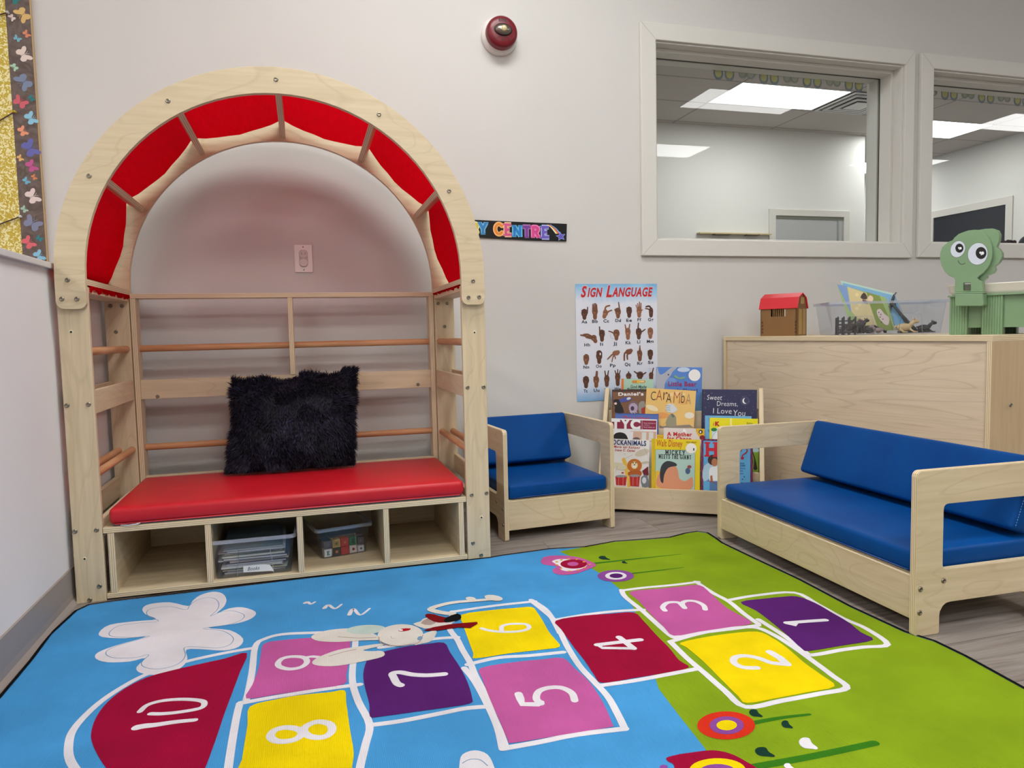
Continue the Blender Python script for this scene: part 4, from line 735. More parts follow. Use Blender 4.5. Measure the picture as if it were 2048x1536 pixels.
b.poly(P9([(1000,272),(1060,276),(1150,300),(1240,270),(1272,298),(1240,325),(1130,340),(1060,335),(990,295)]),'rg_maroon',9,smooth=2); b.poly(P9([(1150,304),(1240,270),(1272,298),(1240,325),(1140,338)]),'rg_edge',10,smooth=2)
b.poly(P9([(965,405),(1050,378),(1200,352),(1395,336),(1400,350),(1340,385),(1250,378),(1080,405)]),'rg_maroon',10,smooth=1)
b.stroke(P9([(1200,270),(1120,262),(1030,236),(1100,205),(1220,180),(1400,165),(1560,152)]),(.022,.016),'rg_bun',8); e9(1345,153,40,15,5,'rg_bun',9); e9(1525,146,72,22,8,'rg_bun',9)
tag(b.build('floor_rug',origin=(0,0,0)),'large hopscotch play rug printed with numbers 1 to 10, sky, grass and flowers','rug')
# ------------------------------------------------------------------ chair and sofa
def settee(name,origin,rz,W,label,cat,cush,cushb):
    t=empty(name,(origin[0],origin[1],0),rz,label,cat); D=.45; T=.0165
    prof=[(.006,0),(.068,0),(.072,.004)]+[(.072+.028*(1-math.cos(R(a))),.045+.028*math.sin(R(a))) for a in (0,20,45,70,90)]+[(.345-.028+.028*math.sin(R(a)),.045+.028*math.cos(R(a))) for a in (0,20,45,70,90)]+[(.345,.004),(.349,0),(D-.006,0),(D,.006)]+[(D-.014+.014*math.cos(R(a)),.378+.014*math.sin(R(a))) for a in (0,30,60,90)]+[(.014-.014*math.sin(R(a)),.378+.014*math.cos(R(a))) for a in (0,30,60,90)]+[(0,.006)]
    slot=rrect(.078,.154,.400,.309,.013)
    for x0 in (0,W-T):
        b=MB(); b.frame((x0,0,0),(0,1,0),(0,0,1),(1,0,0)); b.prism([prof,slot],0,T,'birch_y','ply_x'); o=b.build('side_panel',t,bevel=.0032,local=True,seg=3)
        xs=x0 if x0==0 else W; nx=-1 if x0==0 else 1
        for d,z in ((.015,.114),(.014,.058),(.081,.127),(.435,.114),(.435,.058)):
            s_=bpy.data.objects.new('screw',SCREW); col.objects.link(s_); s_.parent=o; s_.location=(xs,d,z); s_.rotation_euler=(0,R(90)*nx,0)
    b=MB(); b.box(T,W-T,.006,.021,.037,.141,'birch_x','ply_y'); b.build('front_rail',t,bevel=.0015,local=True)
    b=MB(); b.box(T,W-T,.425,.440,.037,.141,'birch_x','ply_y'); b.build('rear_rail',t,bevel=.0015,local=True)
    b=MB(); b.box(T,W-T,.432,.446,.200,.36,'birch_x','ply_y'); b.build('back_board',t,bevel=.0015,local=True)
    b=MB(); b.box(T,W-T,.021,.425,.131,.143,'birch_x','ply_z'); b.build('seat_board',t,bevel=.001,local=True)
    # cushions rest on the frame: things of their own
    def sub(nm,lab):
        e=bpy.data.objects.new(nm,None); col.objects.link(e); e.matrix_world=Matrix.Translation((origin[0],origin[1],0))@Matrix.Rotation(rz,4,'Z'); e.location=(origin[0],origin[1],0); e.rotation_euler=(0,0,rz); return tag(e,lab,'cushion')
    e=sub('seat_cushion',cush)
    e.location=(origin[0],origin[1],.1435); pad('cushion_cover',e,T+.006,W-T-.006,.014,.424,0,.052,'blue_vinyl',.011,.0035)
    b=MB(); b.tube([(T+.02,.013,.006),(W*.3,.0122,.0065),(W*.7,.0122,.0065),(W-T-.02,.013,.006)],.0015,C((26,70,140),.4)); b.build('piping',e,local=True)
    e=sub('back_cushion',cushb); a=R(20); U=Vector((0,math.sin(a),math.cos(a))); Nn=Vector((0,-math.cos(a),math.sin(a))); Th=.056; o=Vector((0,.308,.2205))-Nn*Th; H=.190
    e.location=(origin[0],origin[1],.0)
    M4=Matrix(((1,U.x,Nn.x,o.x),(0,U.y,Nn.y,o.y),(0,U.z,Nn.z,o.z),(0,0,0,1))); pad('cushion_cover',e,T+.008,W-T-.008,0,H,0,Th,'blue_vinyl',.010,.003,M4=M4)
    b=MB(); 
    for xs in (T+.0078,W-T-.0078):
        for i in range(24): p=M4@Vector((xs,.012+(H-.024)*i/24,Th-.010)); q=M4@Vector((xs,.012+(H-.024)*(i+.55)/24,Th-.010)); b.tube([p,q],.0007,C((120,160,215),.5),5)
    b.build('stitching',e,local=True)
    return t
settee('armchair',(.645,2.380),R(4.4),.432,'small birch armchair with open sides, between the reading nook and the book rack','armchair','blue vinyl seat cushion on the small armchair','blue vinyl back cushion leaning in the small armchair')
settee('sofa',(1.354,2.172),R(-91.1),.860,'low birch two-seat sofa with open cut-out sides at the rug edge','sofa','long blue vinyl seat cushion on the low sofa','long blue vinyl back cushion leaning in the low sofa')
# ------------------------------------------------------------------ storage cabinet
CB=(1.955,1.655); t=empty('storage_cabinet',(CB[0],CB[1],0),R(7.0),'tall birch storage cabinet with its plain back to the sofa','cabinet'); CH=.690; CL=1.204; CD=.50
def cbx(x0,x1,y0,y1,z0,z1,m,em,n): b=MB(); b.box(x0,x1,y0,y1,z0,z1,m,em); b.build(n,t,bevel=.0015,local=True)
cbx(0,CD,0,CL,CH-.018,CH,'birch_y','ply_z','cabinet_top'); cbx(0,CD,0,.018,0,CH-.018,'panel_side','ply_y','end_panel'); cbx(0,CD,CL-.018,CL,0,CH-.018,'panel_side','ply_y','end_panel')
cbx(.006,.012,.018,CL-.018,.02,CH-.018,'panel_back','ply_x','back_panel'); cbx(.012,CD,.018,CL-.018,.05,.068,'birch_y','ply_z','shelf'); cbx(.012,CD,.018,CL-.018,.35,.368,'birch_y','ply_z','shelf')
p=at(2020,810,1,CB[1]); b=MB(); screw(t,(p.x,CB[1]-.002,p.z),(0,-1,0))
# toy barn
CT=CH
def dirs(px,turn):
    az=YAW+math.atan((px-1024)/FPX); rr=Vector((math.cos(az),-math.sin(az),0)); vd=Vector((math.sin(az),math.cos(az),0)); X=rr*math.cos(R(turn))-vd*math.sin(R(turn)); return X,Vector((-X.y,X.x,0))
X,Y=dirs(1563,25); F=3.10; o=CAM+ray(1521,667)*F; rz=math.atan2(X.y,X.x)
t=empty('toy_barn',(o.x,o.y,CT),rz,'small brown toy barn with a red roof on the cabinet','toy barn'); BW,BD,BHt=.157,.098,.121
m,nt,bs=newmat('barn_board'); tc=nd(nt,'ShaderNodeTexCoord'); wv=nd(nt,'ShaderNodeTexWave',bands_direction='X',wave_profile='SAW'); wv.inputs['Scale'].default_value=30; lk(nt,tc.outputs['Object'],wv.inputs[0]); bp=nd(nt,'ShaderNodeBump'); bp.inputs['Strength'].default_value=.7; bp.inputs['Distance'].default_value=.001; lk(nt,wv.outputs[0],bp.inputs['Height']); lk(nt,bp.outputs[0],bs.inputs['Normal']); bs.inputs['Base Color'].default_value=lin((132,96,56)); bs.inputs['Roughness'].default_value=.45
b=MB(); b.frame((0,0,0),(1,0,0),(0,0,1),(0,1,0)); b.prism([[(0,0),(BW,0),(BW,BHt),(0,BHt)],[(.046,.082),(.110,.082),(.110,.116),(.046,.116)]],0,.004,'barn_board')
b.prism([[(0,0),(BW,0),(BW,BHt),(0,BHt)],[(.060,.082),(.122,.082),(.122,.116),(.060,.116)]],BD-.004,BD,'barn_board'); b.frame((0,0,0),(0,1,0),(0,0,1),(1,0,0)); gab=[(0,0),(BD,0),(BD,BHt),(BD*.86,BHt+.035),(BD/2,BHt+.054),(BD*.14,BHt+.035),(0,BHt)]
b.prism([gab],0,.004,'barn_board'); b.prism([gab],BW-.004,BW,'barn_board'); b.build('barn_walls',t,local=True)
b=MB(); [b.box(x,x+.003,.0005,.003,.082,.116,C((150,112,66))) for x in (.054,.062,.070,.078,.086,.094,.102)]; b.build('window_bars',t,local=True)
b=MB(); G=C((176,140,84))
for y0,y1,z0,z1 in ((.018,.048,.004,.112),(.052,.084,.004,.112),(.034,.068,.132,.160)): b.frame((BW,0,0),(0,1,0),(0,0,1),(1,0,0)); b.prism([[(y0,z0),(y1,z0),(y1,z1),(y0,z1)]],0,.003,G,C((150,116,66)))
b.box(BW+.002,BW+.005,.047,.053,.002,.116,C((138,104,58))); b.build('barn_door',t,bevel=.0008,local=True)
b=MB(); 
for y0 in (.006,.151):
    for k in range(4): b.box(y0,y0+.006,-.0015,.001,.012+k*.014,.020+k*.014,C((84,56,30)))
b.build('corner_hinge',t,local=True)
b=MB(); b.frame((-.006,0,0),(0,1,0),(0,0,1),(1,0,0)); ro=[(-.006,BHt-.006),(BD*.12,BHt+.040),(BD/2,BHt+.059),(BD*.88,BHt+.040),(BD+.006,BHt-.006),(BD+.002,BHt-.008),(BD*.85,BHt+.035),(BD/2,BHt+.054),(BD*.15,BHt+.035),(-.002,BHt-.008)]; b.prism([ro],0,BW+.012,C((206,34,46),.4)); b.build('barn_roof',t,bevel=.001,local=True)
# ------------------------------------------------------------------ clear bins
def clear_bin(loc,rz,w0,d0,w1,d1,h,label,rimw=.007,handle=None,sc=1,cx=0,front_shift=0):
    t=empty('storage_bin',loc,rz,label,'storage bin')
    def shell(b,i0,mat,z0):
        A=rrect(-w0/2+i0,(d1-d0)/2+i0,w0/2-i0,(d1+d0)/2-i0,.012,3); B=rrect(-w1/2+i0,i0,w1/2-i0,d1-i0,.014,3); n=len(A)
        vs=[(p[0],p[1],z0) for p in A]+[(p[0],p[1],h) for p in B]; fs=[(i,(i+1)%n,n+(i+1)%n,n+i) for i in range(n)]; bt=[tuple(reversed(range(n)))]
        if i0>0: fs=[tuple(reversed(f)) for f in fs]; bt=[tuple(range(n))]
        b.add(vs,fs,mat,False); b.add(vs[:n],bt,mat)
    b=MB(); shell(b,0,'clear_plastic',0); shell(b,.0016,'clear_plastic',.0016); BWL=b.build('bin_wall',t,local=True)
    b=MB(); b.frame((0,0,0),(1,0,0),(0,1,0),(0,0,1)); b.prism([rrect(-w1/2-rimw,-rimw,w1/2+rimw,d1+rimw,.016,4),rrect(-w1/2,0,w1/2,d1,.013,4)],h-.0025,h,'clear_rim'); b.prism([rrect(-w1/2-rimw,-rimw,w1/2+rimw,d1+rimw,.016,4),rrect(-w1/2-rimw+.0015,-rimw+.0015,w1/2+rimw-.0015,d1+rimw-.0015,.015,4)],h-.010,h-.0025,'clear_rim'); b.build('bin_rim',t,local=True)
    k=(d1-d0)/2/h   # front wall slope
    for (a0,a1,z1) in (handle or []):
        b=MB(); f=lambda x,z:(x,(d1-d0)/2-k*z-.0012,z); b.tube([f(a0-.008,.002),f(a0,z1),f(a1,z1),f(a1+.008,.002)],.0012,'clear_rim',6); b.build('handle_ridge',BWL,local=True)
    return t
# bin of books under the bench
bx=clear_bin((-.172,2.240,.0195),R(-.5),.214,.33,.236,.35,.118,'clear plastic bin of thin books labelled Books under the bench',handle=[(-.040,.048,.082)])
b=MB(); b.frame((0,.0072,0),(1,0,0),(0,-.085,1),(0,-1,0)); b.poly([(-.030,.014),(.046,.010),(.056,.008),(.052,.020),(.045,.030),(.03,.033),(-.030,.034)],C((232,232,232),.6),1); 
hw=C((40,40,46)); 
b.text('Books',-.018,.018,.016,.029,hw,3,0,.3); b.build('paper_label',bx,local=True)
rb=random.Random(11); z=.0215; pal=[(214,210,200),(120,134,160),(196,188,150),(150,156,168),(228,226,220),(104,116,150),(186,150,130),(206,206,206),(90,100,128),(170,176,150),(216,208,190),(140,120,120),(200,204,212),(120,140,150)]
for i,c in enumerate(pal):
    th=rb.uniform(.0035,.0065); t=empty('thin_book',(-.172+rb.uniform(-.012,.012),2.41+rb.uniform(-.01,.004),z),R(rb.uniform(-3,3)),'thin book lying flat in the stack inside the bin labelled Books','book','thin books stacked in the labelled bin'); wd,dp=rb.uniform(.165,.186),rb.uniform(.24,.27)
    b=MB(); b.box(-wd/2,wd/2,-dp/2,dp/2,0,.0008,C(c)); b.box(-wd/2,wd/2,-dp/2,dp/2,th-.0008,th,C(c)); b.box(-wd/2,-wd/2+.0008,-dp/2,dp/2,.0008,th-.0008,C(c)); b.build('book_cover',t,local=True)
    b=MB(); b.box(-wd/2+.001,wd/2-.002,-dp/2+.002,dp/2-.002,.0008,th-.0008,C((226,222,208),.8)); b.build('book_pages',t,local=True); z+=th+.0006
# bin of blocks
q=(.024,2.340); rz=R(13); U=Vector((math.cos(rz),math.sin(rz),0)); V=Vector((-math.sin(rz),math.cos(rz),0)); ctr=Vector((q[0],q[1],.0195))+U*.076-V*.010
clear_bin(ctr,rz,.150,.235,.176,.255,.100,'clear plastic bin of toy blocks under the bench',handle=[(-.034,.034,.07)])
S=.026
def block(i,j,k,c,face=None,cc=(40,130,130),label='',txt=None,tilt=0,s=S):
    o=Vector((q[0],q[1],.0215))+U*(.012+i*(S+.0015))+V*(.006+j*(S+.002))+Vector((0,0,k*(S+.0008))); t=empty('toy_block',o,rz+R(tilt),label,'toy block','toy blocks in the clear bin')
    b=MB(); b.box(0,s,0,s,0,s,C(c,.4)); b.build('block_body',t,bevel=.0015,local=True)
    b=MB(); b.frame((0,-.0003,0),(1,0,0),(0,0,1),(0,-1,0))
    if face: b.rect(.003,.003,s-.003,s-.003,C(face),1)
    if txt: b.slab(txt,.008,.007,s-.008,s-.007,C(cc),2,wd=.3)
    else: b.ell(s/2,s/2,s*.22,s*.22,C(cc),2,n=4,rot=R(45))
    b.build('block_print',t,local=True)
block(0,0,0,(206,200,196),(232,232,228),(20,110,120),'white toy block printed with a teal letter E, front corner of the bin','E'); block(1,0,0,(40,36,34),(30,30,30),(214,140,60),'black toy block with an orange mark, right of the letter E block'); block(2,0,0,(190,40,44),None,(210,60,60),'red toy block in the bottom row of the bin')
block(3,0,0,(214,200,186),(226,214,206),(130,40,40),'cream toy block with a dark red square, bottom row of the bin'); block(4,0,0,(206,204,206),(226,226,226),(90,96,110),'white toy block at the bottom right corner of the bin',tilt=0,s=.022)
block(0,0,1,(60,66,90),None,(80,90,120),'dark blue toy block above the letter E block'); block(1,0,1,(214,186,120),(180,150,84),(120,90,50),'wooden toy block with dark stripes in the upper row'); block(2,0,1,(206,44,48),None,(220,120,60),'red toy block in the upper row, left of the green one'); block(3,0,1,(30,120,80),None,(20,70,60),'green toy block printed with a letter E','E'); block(4,0,1,(84,76,84),None,(120,100,100),'dim purple toy block at the upper right of the bin',s=.022)
for i in range(5): block(i,1,0,[(90,90,110),(120,70,60),(70,84,110),(150,140,120),(60,60,70)][i],None,(110,110,110),'dull toy block in the second row inside the clear bin',s=.024); block(i,1,1,[(70,76,100),(140,130,120),(150,60,60),(60,100,90),(100,92,96)][i],None,(130,120,110),'dull toy block in the second row inside the clear bin',s=.024)
# big bin on the cabinet
P1=Vector((2.016,2.392,CT)); P2=Vector((2.378,2.229,CT)); U=(P2-P1).normalized(); V=Vector((-U.y,U.x,0)); rz=math.atan2(U.y,U.x); W0=(P2-P1).length; H=.131
MID=(P1+P2)/2
bt=clear_bin(MID-V*.012,rz,W0,.21,W0+.034,.235,H,'wide clear plastic bin of toy animals and picture books on the cabinet',rimw=.006,handle=[(-.145,-.058,.072),(.048,.120,.080)])
Z0=CT+.003
def loc(u_,v_,z_): p=P1+U*u_+V*v_; return Vector((p.x,p.y,Z0+z_))
# spiral picture book leaning out of the bin
def px_on(px,py,o,n): v=ray(px,py); t_=((o-CAM).dot(n))/(v.dot(n)); return CAM+v*t_
o=loc(.10,.10,0); N=(-V*.93+Vector((0,0,.10))-U*.30).normalized()
s6=lambda x,y:(1640+x/7.314,540+y/7.314)
def card(name,label,cat,pts,off,th,mat,art=None,group=None):
    oo=o-N*off; A,B,Cc,Dd=[px_on(*s6(*p),oo,N) for p in pts]; Ux=(B-A).normalized(); Vx=N.cross(Ux).normalized(); 
    t=empty(name,Dd,0,label,cat,group); b=MB(); b.frame(A,Ux,Vx,N); q2=[((p-A).dot(Ux),(p-A).dot(Vx)) for p in (A,B,Cc,Dd)]; b.prism([q2],-th,0,mat,C((226,226,214)))
    b.fr=(A+N*.0004,Ux,Vx,N)
    f=lambda x,y:(lambda p:((p-A).dot(Ux),(p-A).dot(Vx)))(px_on(*s6(x,y),oo,N))
    if art: art(b,f)
    b.build('book_cover',t); return t
def art_sp(b,f):
    b.poly([f(400,245),f(690,345),f(880,895),f(700,895),f(455,600)],C((206,190,140)),1); b.poly([f(680,320),f(870,380),f(1090,880),f(860,890),f(700,420)],C((124,142,60)),2); b.poly([f(250,210),f(390,230),f(460,610),f(440,610)],C((120,150,196)),1)
    b.poly([f(x,y) for x,y in ((590,400),(640,330),(680,370),(690,420),(640,430))],C((60,40,30)),4,smooth=2); b.poly([f(x,y) for x,y in ((620,430),(700,460),(700,500),(640,480))],C((110,80,110)),4,smooth=2); b.poly([f(x,y) for x,y in ((700,400),(740,370),(780,410),(760,470),(710,450))],C((226,200,170)),4,smooth=2)
    for x,y in ((540,360),(580,500),(540,560)): b.poly([f(x-30,y),f(x,y-30),f(x+30,y),f(x,y+34)],C((226,204,150)),3,smooth=2)
    b.poly([f(x,y) for x,y in ((830,600),(880,570),(940,640),(1010,700),(1000,800),(940,790),(860,700))],C((214,196,190)),5,smooth=3)
    for x,y in ((860,620),(890,650),(880,690),(920,720),(900,760)): b.poly([f(x-12,y),f(x,y-10),f(x+12,y),f(x,y+12)],C((60,50,50)),6)
card('picture_book','light green picture book leaning at the back in the bin on the cabinet','book',[(300,155),(1090,345),(1240,870),(520,880)],.020,.004,C((176,206,190)),None,'picture books in the bin on the cabinet')
card('picture_book','pale blue picture book between the green one and the spiral one in the bin','book',[(330,185),(1050,365),(1215,872),(500,882)],.010,.004,C((120,170,206)),None,'picture books in the bin on the cabinet')
tb=card('spiral_book','farm picture book with a spiral spine leaning out of the bin on the cabinet','book',[(246,205),(960,400),(1110,880),(470,886)],0,.003,C((150,176,110)),art_sp)
b=MB(); Ux=None
A=px_on(*s6(985,420),o,N); B=px_on(*s6(1085,885),o,N); n=26
for i in range(n):
    p=A.lerp(B,(i+.5)/n)+N*.001; d=(B-A).normalized(); x=N.cross(d).normalized(); b.tube([p-x*.004,p+N*.003-x*.002,p+N*.003+x*.002,p+x*.004],.0007,C((214,220,180),.4),5)
b.build('spiral_wire',tb)
def plastic_fence(name,o3,Ux,Vx,n,h,L_,label,th=.003):
    Nx=Ux.cross(Vx).normalized(); t=empty(name,o3,0,label,'toy fence','dark toy fences in the bin'); b=MB(); b.frame(o3,Ux,Vx,Nx); K=C((40,38,44),.45)
    for i in range(n): z0=h*(i+.15)/n; b.prism([[(0,z0),(L_,z0+.002),(L_,z0+h/n*.36),(0,z0+h/n*.34)]],-th/2,th/2,K)
    for i in range(4): x0=L_*i/3.2; b.prism([[(x0,-.002),(x0+.006,-.002),(x0+.006,h+.004),(x0+.003,h+.008),(x0,h+.004)]],-th,th,K)
    b.prism([[(0,0),(.005,0),(L_,h-.004),(L_-.005,h)]],-th/2,th/2,K); b.build('fence_lattice',t,bevel=.0006)
plastic_fence('toy_fence',loc(.022,.035,0),U,Vector((0,0,1)),4,.064,.070,'dark toy fence standing at the left inside the bin')
0 and plastic_fence('toy_fence',loc(.250,.05,.005),(U*.62-Vector((0,0,.62))).normalized()*-1,(U*.6+Vector((0,0,.66))).normalized(),3,.03,-.115,'long dark toy fence leaning at the right inside the bin')
plastic_fence('toy_fence',loc(.030,.085,.0),(U+V*.25).normalized(),Vector((0,0,1)),5,.060,.085,'dark toy fence standing second from the front in the bin')
def critter(name,c,o3,rz_,s,label,lying=False,cat='toy animal'):
    t=empty(name,o3,rz_,label,cat,'toy animals in the bin on the cabinet'); b=MB(); K=C(c,.45); bh=.014*s if lying else .030*s
    b.ball((0,0,bh+.006*s),(.026*s,.012*s,.013*s),K); b.tube([(.018*s,0,bh+.008*s),(.028*s,0,bh+.020*s),(.036*s,0,bh+.026*s)],[.009*s,.007*s,.006*s],K); b.ball((.040*s,0,bh+.025*s),(.012*s,.007*s,.007*s),K)
    for e_ in (-1,1): b.tube([(.034*s,.004*s*e_,bh+.030*s),(.033*s,.007*s*e_,bh+.037*s)],[.002*s,.001*s],K)
    for x in (-.018,.016):
        for y in (-.007,.007):
            if lying: b.tube([(x*s,y*s,bh),(x*s+.012*s,y*s*1.4,.004*s),(x*s+.026*s,y*s*1.4,.003*s)],[.004*s,.003*s,.002*s],K)
            else: b.tube([(x*s,y*s,bh+.002*s),(x*s+.001,y*s,bh*.5),(x*s,y*s,.001)],[.005*s,.003*s,.0028*s],K)
    b.tube([(-.025*s,0,bh+.012*s),(-.034*s,0,bh+.004*s),(-.036*s,0,bh-.006*s)],[.0025*s,.002*s,.0015*s],K); b.build('animal_body',t,local=True)
critter('toy_animal',(44,40,48),loc(.105,.03,.001),rz+.5,.95,'dark toy animal standing below the spiral book in the bin'); critter('toy_animal',(56,50,58),loc(.145,.045,.001),rz+2.6,1.0,'dark grey toy animal in the middle of the bin',True); critter('toy_animal',(90,60,70),loc(.085,.07,.012),rz+.2,1.0,'dull maroon toy animal behind the left fence',True)
critter('toy_animal',(214,186,140),loc(.270,.030,.001),rz+.1,1.15,'cream coloured toy animal lying at the right in the bin',True); critter('toy_animal',(34,36,44),loc(.345,.035,.001),rz+.05,.95,'black toy animal lying at the right end of the bin',True); critter('toy_animal',(150,130,130),loc(.175,.025,.001),rz+3.0,.7,'pale pinkish toy animal near the front wall of the bin',True)
def toy_figure(label,u0,v0,pts,rad,c=(44,38,42)):
    t=empty('toy_figure',loc(u0,v0,.002),rz,label,'toy','dark toys jumbled in the bin on the cabinet'); b=MB()
    for P_,r_ in zip(pts,rad): b.tube(P_,r_,C(c,.45))
    b.build('toy_body',t,local=True)
toy_figure('dark long toy standing tall at the middle of the bin',.226,.075,([(-.010,0,0),(.0,0,.06),(.006,0,.100),(.016,0,.128),(.022,0,.150),(.030,0,.160)],[(.012,0,.11),(.03,0,.112),(.036,0,.10)]),([.006,.006,.007,.006,.0045,.003],[.008,.007,.003]))
for k_,(u0,v0,h_) in enumerate(((.262,.055,.118),(.272,.070,.112),(.284,.085,.10))): toy_figure('long dark toy rail leaning to the right in the bin',u0,v0,([(-.030,0,h_),(.050,-.01,.002)],[(-.022,0,h_-.004),(.058,-.01,.002)],[(-.010,0,h_*.74),(-.004,0,h_*.80)],[(.010,-.004,h_*.50),(.017,-.004,h_*.55)],[(.030,-.007,h_*.26),(.037,-.007,h_*.31)]),([.0036]*2,[.0030]*2,[.0026]*2,[.0026]*2,[.0026]*2),(50,48,54))
toy_figure('flat dark tangle of toy pieces on the bin floor at the left',.05,.05,([(0,0,.004),(.03,.01,.012),(.07,.0,.006),(.11,.012,.010)],[(.01,-.02,.004),(.05,.0,.02),(.10,-.015,.006)],[(.02,.02,.01),(.08,.03,.022),(.14,.01,.006)],[(.09,-.02,.004),(.12,.01,.03),(.16,.0,.004)]),([.005]*4,[.004]*3,[.006]*3,[.004]*3),(52,46,54))
toy_figure('low dark plastic base under the cream animal at the right of the bin',.255,.03,([(0,0,.003),(.06,0,.004),(.11,0,.003)],[(.0,.02,.003),(.08,.03,.006)]),([.004,.005,.004],[.004,.004]),(36,36,44))
for i,(pts,c) in enumerate((([(1085,345),(1105,385),(1250,860),(1180,872)],(90,150,190)),([(1120,430),(1150,450),(1290,850),(1232,868)],(150,152,156)))): card('picture_book',('thin blue booklet standing edge-on right of the spiral book','thin grey booklet standing edge-on in the bin')[i],'book',pts,.006*i+.002,.004,C(c),None,'picture books in the bin on the cabinet')
# ------------------------------------------------------------------ green toy bin with a dinosaur head
P1=Vector((2.058,1.90,CT)); D1=Vector((.44,-.898,0)).normalized(); NV=Vector((D1.y,-D1.x,0))*1.0  # outward normal of the long side
if NV.dot(P1-CAM)>0: NV=-NV
BK=-NV; GR='toy_green'; noisy(GR,(126,156,118),(122,152,114),ns=2,rough=.32,spec=.5); plain('toy_cream',(226,222,208),.3)
rz=math.atan2(D1.y,D1.x); t=empty('toy_bin',P1,rz,'sage green plastic toy bin with a smiling googly-eyed head at the right','toy bin'); TB=t
TL,TD=.270,.19
def lp(u_,d_,z_): return P1+D1*u_+BK*d_+Vector((0,0,z_))
b=MB(); b.frame(P1,D1,BK,(0,0,1)); inn=lambda k:rrect(k,k,TL-k,TD-k,.012,4)
b.prism([inn(.010)],.022,.026,GR); b.prism([inn(.008),inn(.012)],.022,.128,GR); b.prism([inn(-.008),inn(.010)],.124,.129,GR); b.build('tub',t,bevel=.0012)
def ribleg(u0,u1,d0,d1):
    b=MB(); b.frame(P1,D1,BK,(0,0,1)); n=max(3,int((u1-u0)/.0068)); pts=[]
    for i in range(n): x=u0+(u1-u0)*i/n; w_=(u1-u0)/n; pts+=[(x,d0+.0018),(x+w_*.25,d0),(x+w_*.75,d0),(x+w_,d0+.0018)]
    pts+=[(u1,d1),(u0,d1)]; b.prism([pts],0,.126,GR); b.build('ribbed_leg',t,bevel=.0008)
for u0,u1 in ((0,.052),(.092,.150),(.215,.27)): ribleg(u0,u1,-.002,.03); ribleg(u0,u1,TD-.03,TD+.002)
b=MB(); b.frame(P1,D1,BK,(0,0,1)); vs=[];L0=rrect(.004,.004,TL-.004,TD-.004,.014,4); L1=rrect(-.006,-.006,TL+.006,TD+.006,.018,4); L2=rrect(-.010,-.010,TL+.010,TD+.010,.02,4); L3=rrect(.002,.002,TL-.002,TD-.002,.016,4)
n=len(L0); vs=[b.p3(p[0],p[1],z_) for Lp,z_ in ((L0,.129),(L1,.140),(L1,.156),(L2,.160),(L2,.163),(L3,.163),(L3,.135)) for p in Lp]
b.add(vs,[(j*n+i,j*n+(i+1)%n,(j+1)*n+(i+1)%n,(j+1)*n+i) for j in range(6) for i in range(n)]+[tuple(range(6*n,7*n))],'toy_cream',True); b.build('cream_tray',t)
HN=(NV*.96+D1*.0).normalized(); ho=P1+NV*.040; s1=lambda x,y:(1860+x/6.144,440+y/6.144)
def hf(off=0):
    A=ho+NV*off
    def f(x,y): p=px_on(*s1(x,y),A,NV); return ((p-A).dot(D1),p.z-A.z)
    return A,f
A,f=hf(0)
head=[(303,884),(308,740),(295,712),(230,682),(180,632),(140,560),(122,480),(125,400),(148,335),(185,300),(225,268),(275,250),(300,215),(350,172),(410,148),(470,128),(540,120),(610,122),(665,155),(710,205),(742,265),(760,330),(765,400),(757,470),(735,540),(700,600),(650,655),(600,690),(580,712),(600,738),(640,752),(655,884)]
sq=[(408,772),(500,772),(500,870),(408,870)]
b=MB(); b.frame(A,D1,(0,0,1),NV); b.prism([[f(*p) for p in head],[f(*p) for p in sq]],-.016,0,GR); HD=b.build('head',TB,bevel=.004,seg=3)
A,f=hf(-.016); bump=[(560,180),(600,122),(680,108),(770,104),(835,125),(858,180),(850,250),(818,330),(850,352),(885,400),(888,450),(850,520),(790,572),(803,610),(780,650),(700,682),(694,712),(668,740),(640,752),(600,740),(560,700)]
b=MB(); b.frame(A,D1,(0,0,1),NV); b.prism([[f(*p) for p in bump]],-.022,.001,GR); b.prism([[f(*p) for p in ((560,640),(660,740),(655,884),(560,884))]],-.014,.001,GR); b.build('head_frill',TB,bevel=.006,seg=3)
A,f=hf(0)
def eye(cx,cy,rx,ry,rot,px_,py_,pr):
    b=MB(); b.frame(A,D1,(0,0,1),NV); E=lambda x,y,r1,r2,q,c,k:b.poly([f(x+r1*math.cos(R(a))*math.cos(R(q))-r2*math.sin(R(a))*math.sin(R(q)),y+r1*math.cos(R(a))*math.sin(R(q))+r2*math.sin(R(a))*math.cos(R(q))) for a in range(0,360,10)],c,k)
    E(cx,cy,rx+3,ry+3,rot,C((30,34,32)),2); E(cx,cy,rx,ry,rot,C((206,212,222),.3),3); E(px_,py_,pr,pr*1.12,0,C((14,12,14),.2),4); E(px_+pr*.30,py_+pr*.02,pr*.27,pr*.30,0,C((232,236,240)),5); E(px_-pr*.12,py_-pr*.05,pr*.20,pr*.22,0,C((222,222,222)),5); E(px_+pr*.05,py_+pr*.30,pr*.11,pr*.12,0,C((222,222,222)),5); b.build('eye',HD)
eye(343,358,86,104,28,362,346,50); eye(588,416,120,136,20,628,406,66)
b=MB(); b.frame(A,D1,(0,0,1),NV); b.stroke([f(346,500),f(362,530),(f(395,546)),f(432,530)],.0016,C((20,28,22)),3); b.build('mouth',HD)
A,f=hf(.010); b=MB(); b.frame(A,D1,(0,0,1),NV); b.prism([[f(303,905),f(650,905),f(660,1040),f(640,1058),f(320,1058),f(305,1045)]],-.045,0,GR); b.prism([[f(298,886),f(664,886),f(664,904),f(298,904)]],-.03,.001,GR); b.build('head_bracket',TB,bevel=.003,seg=3)
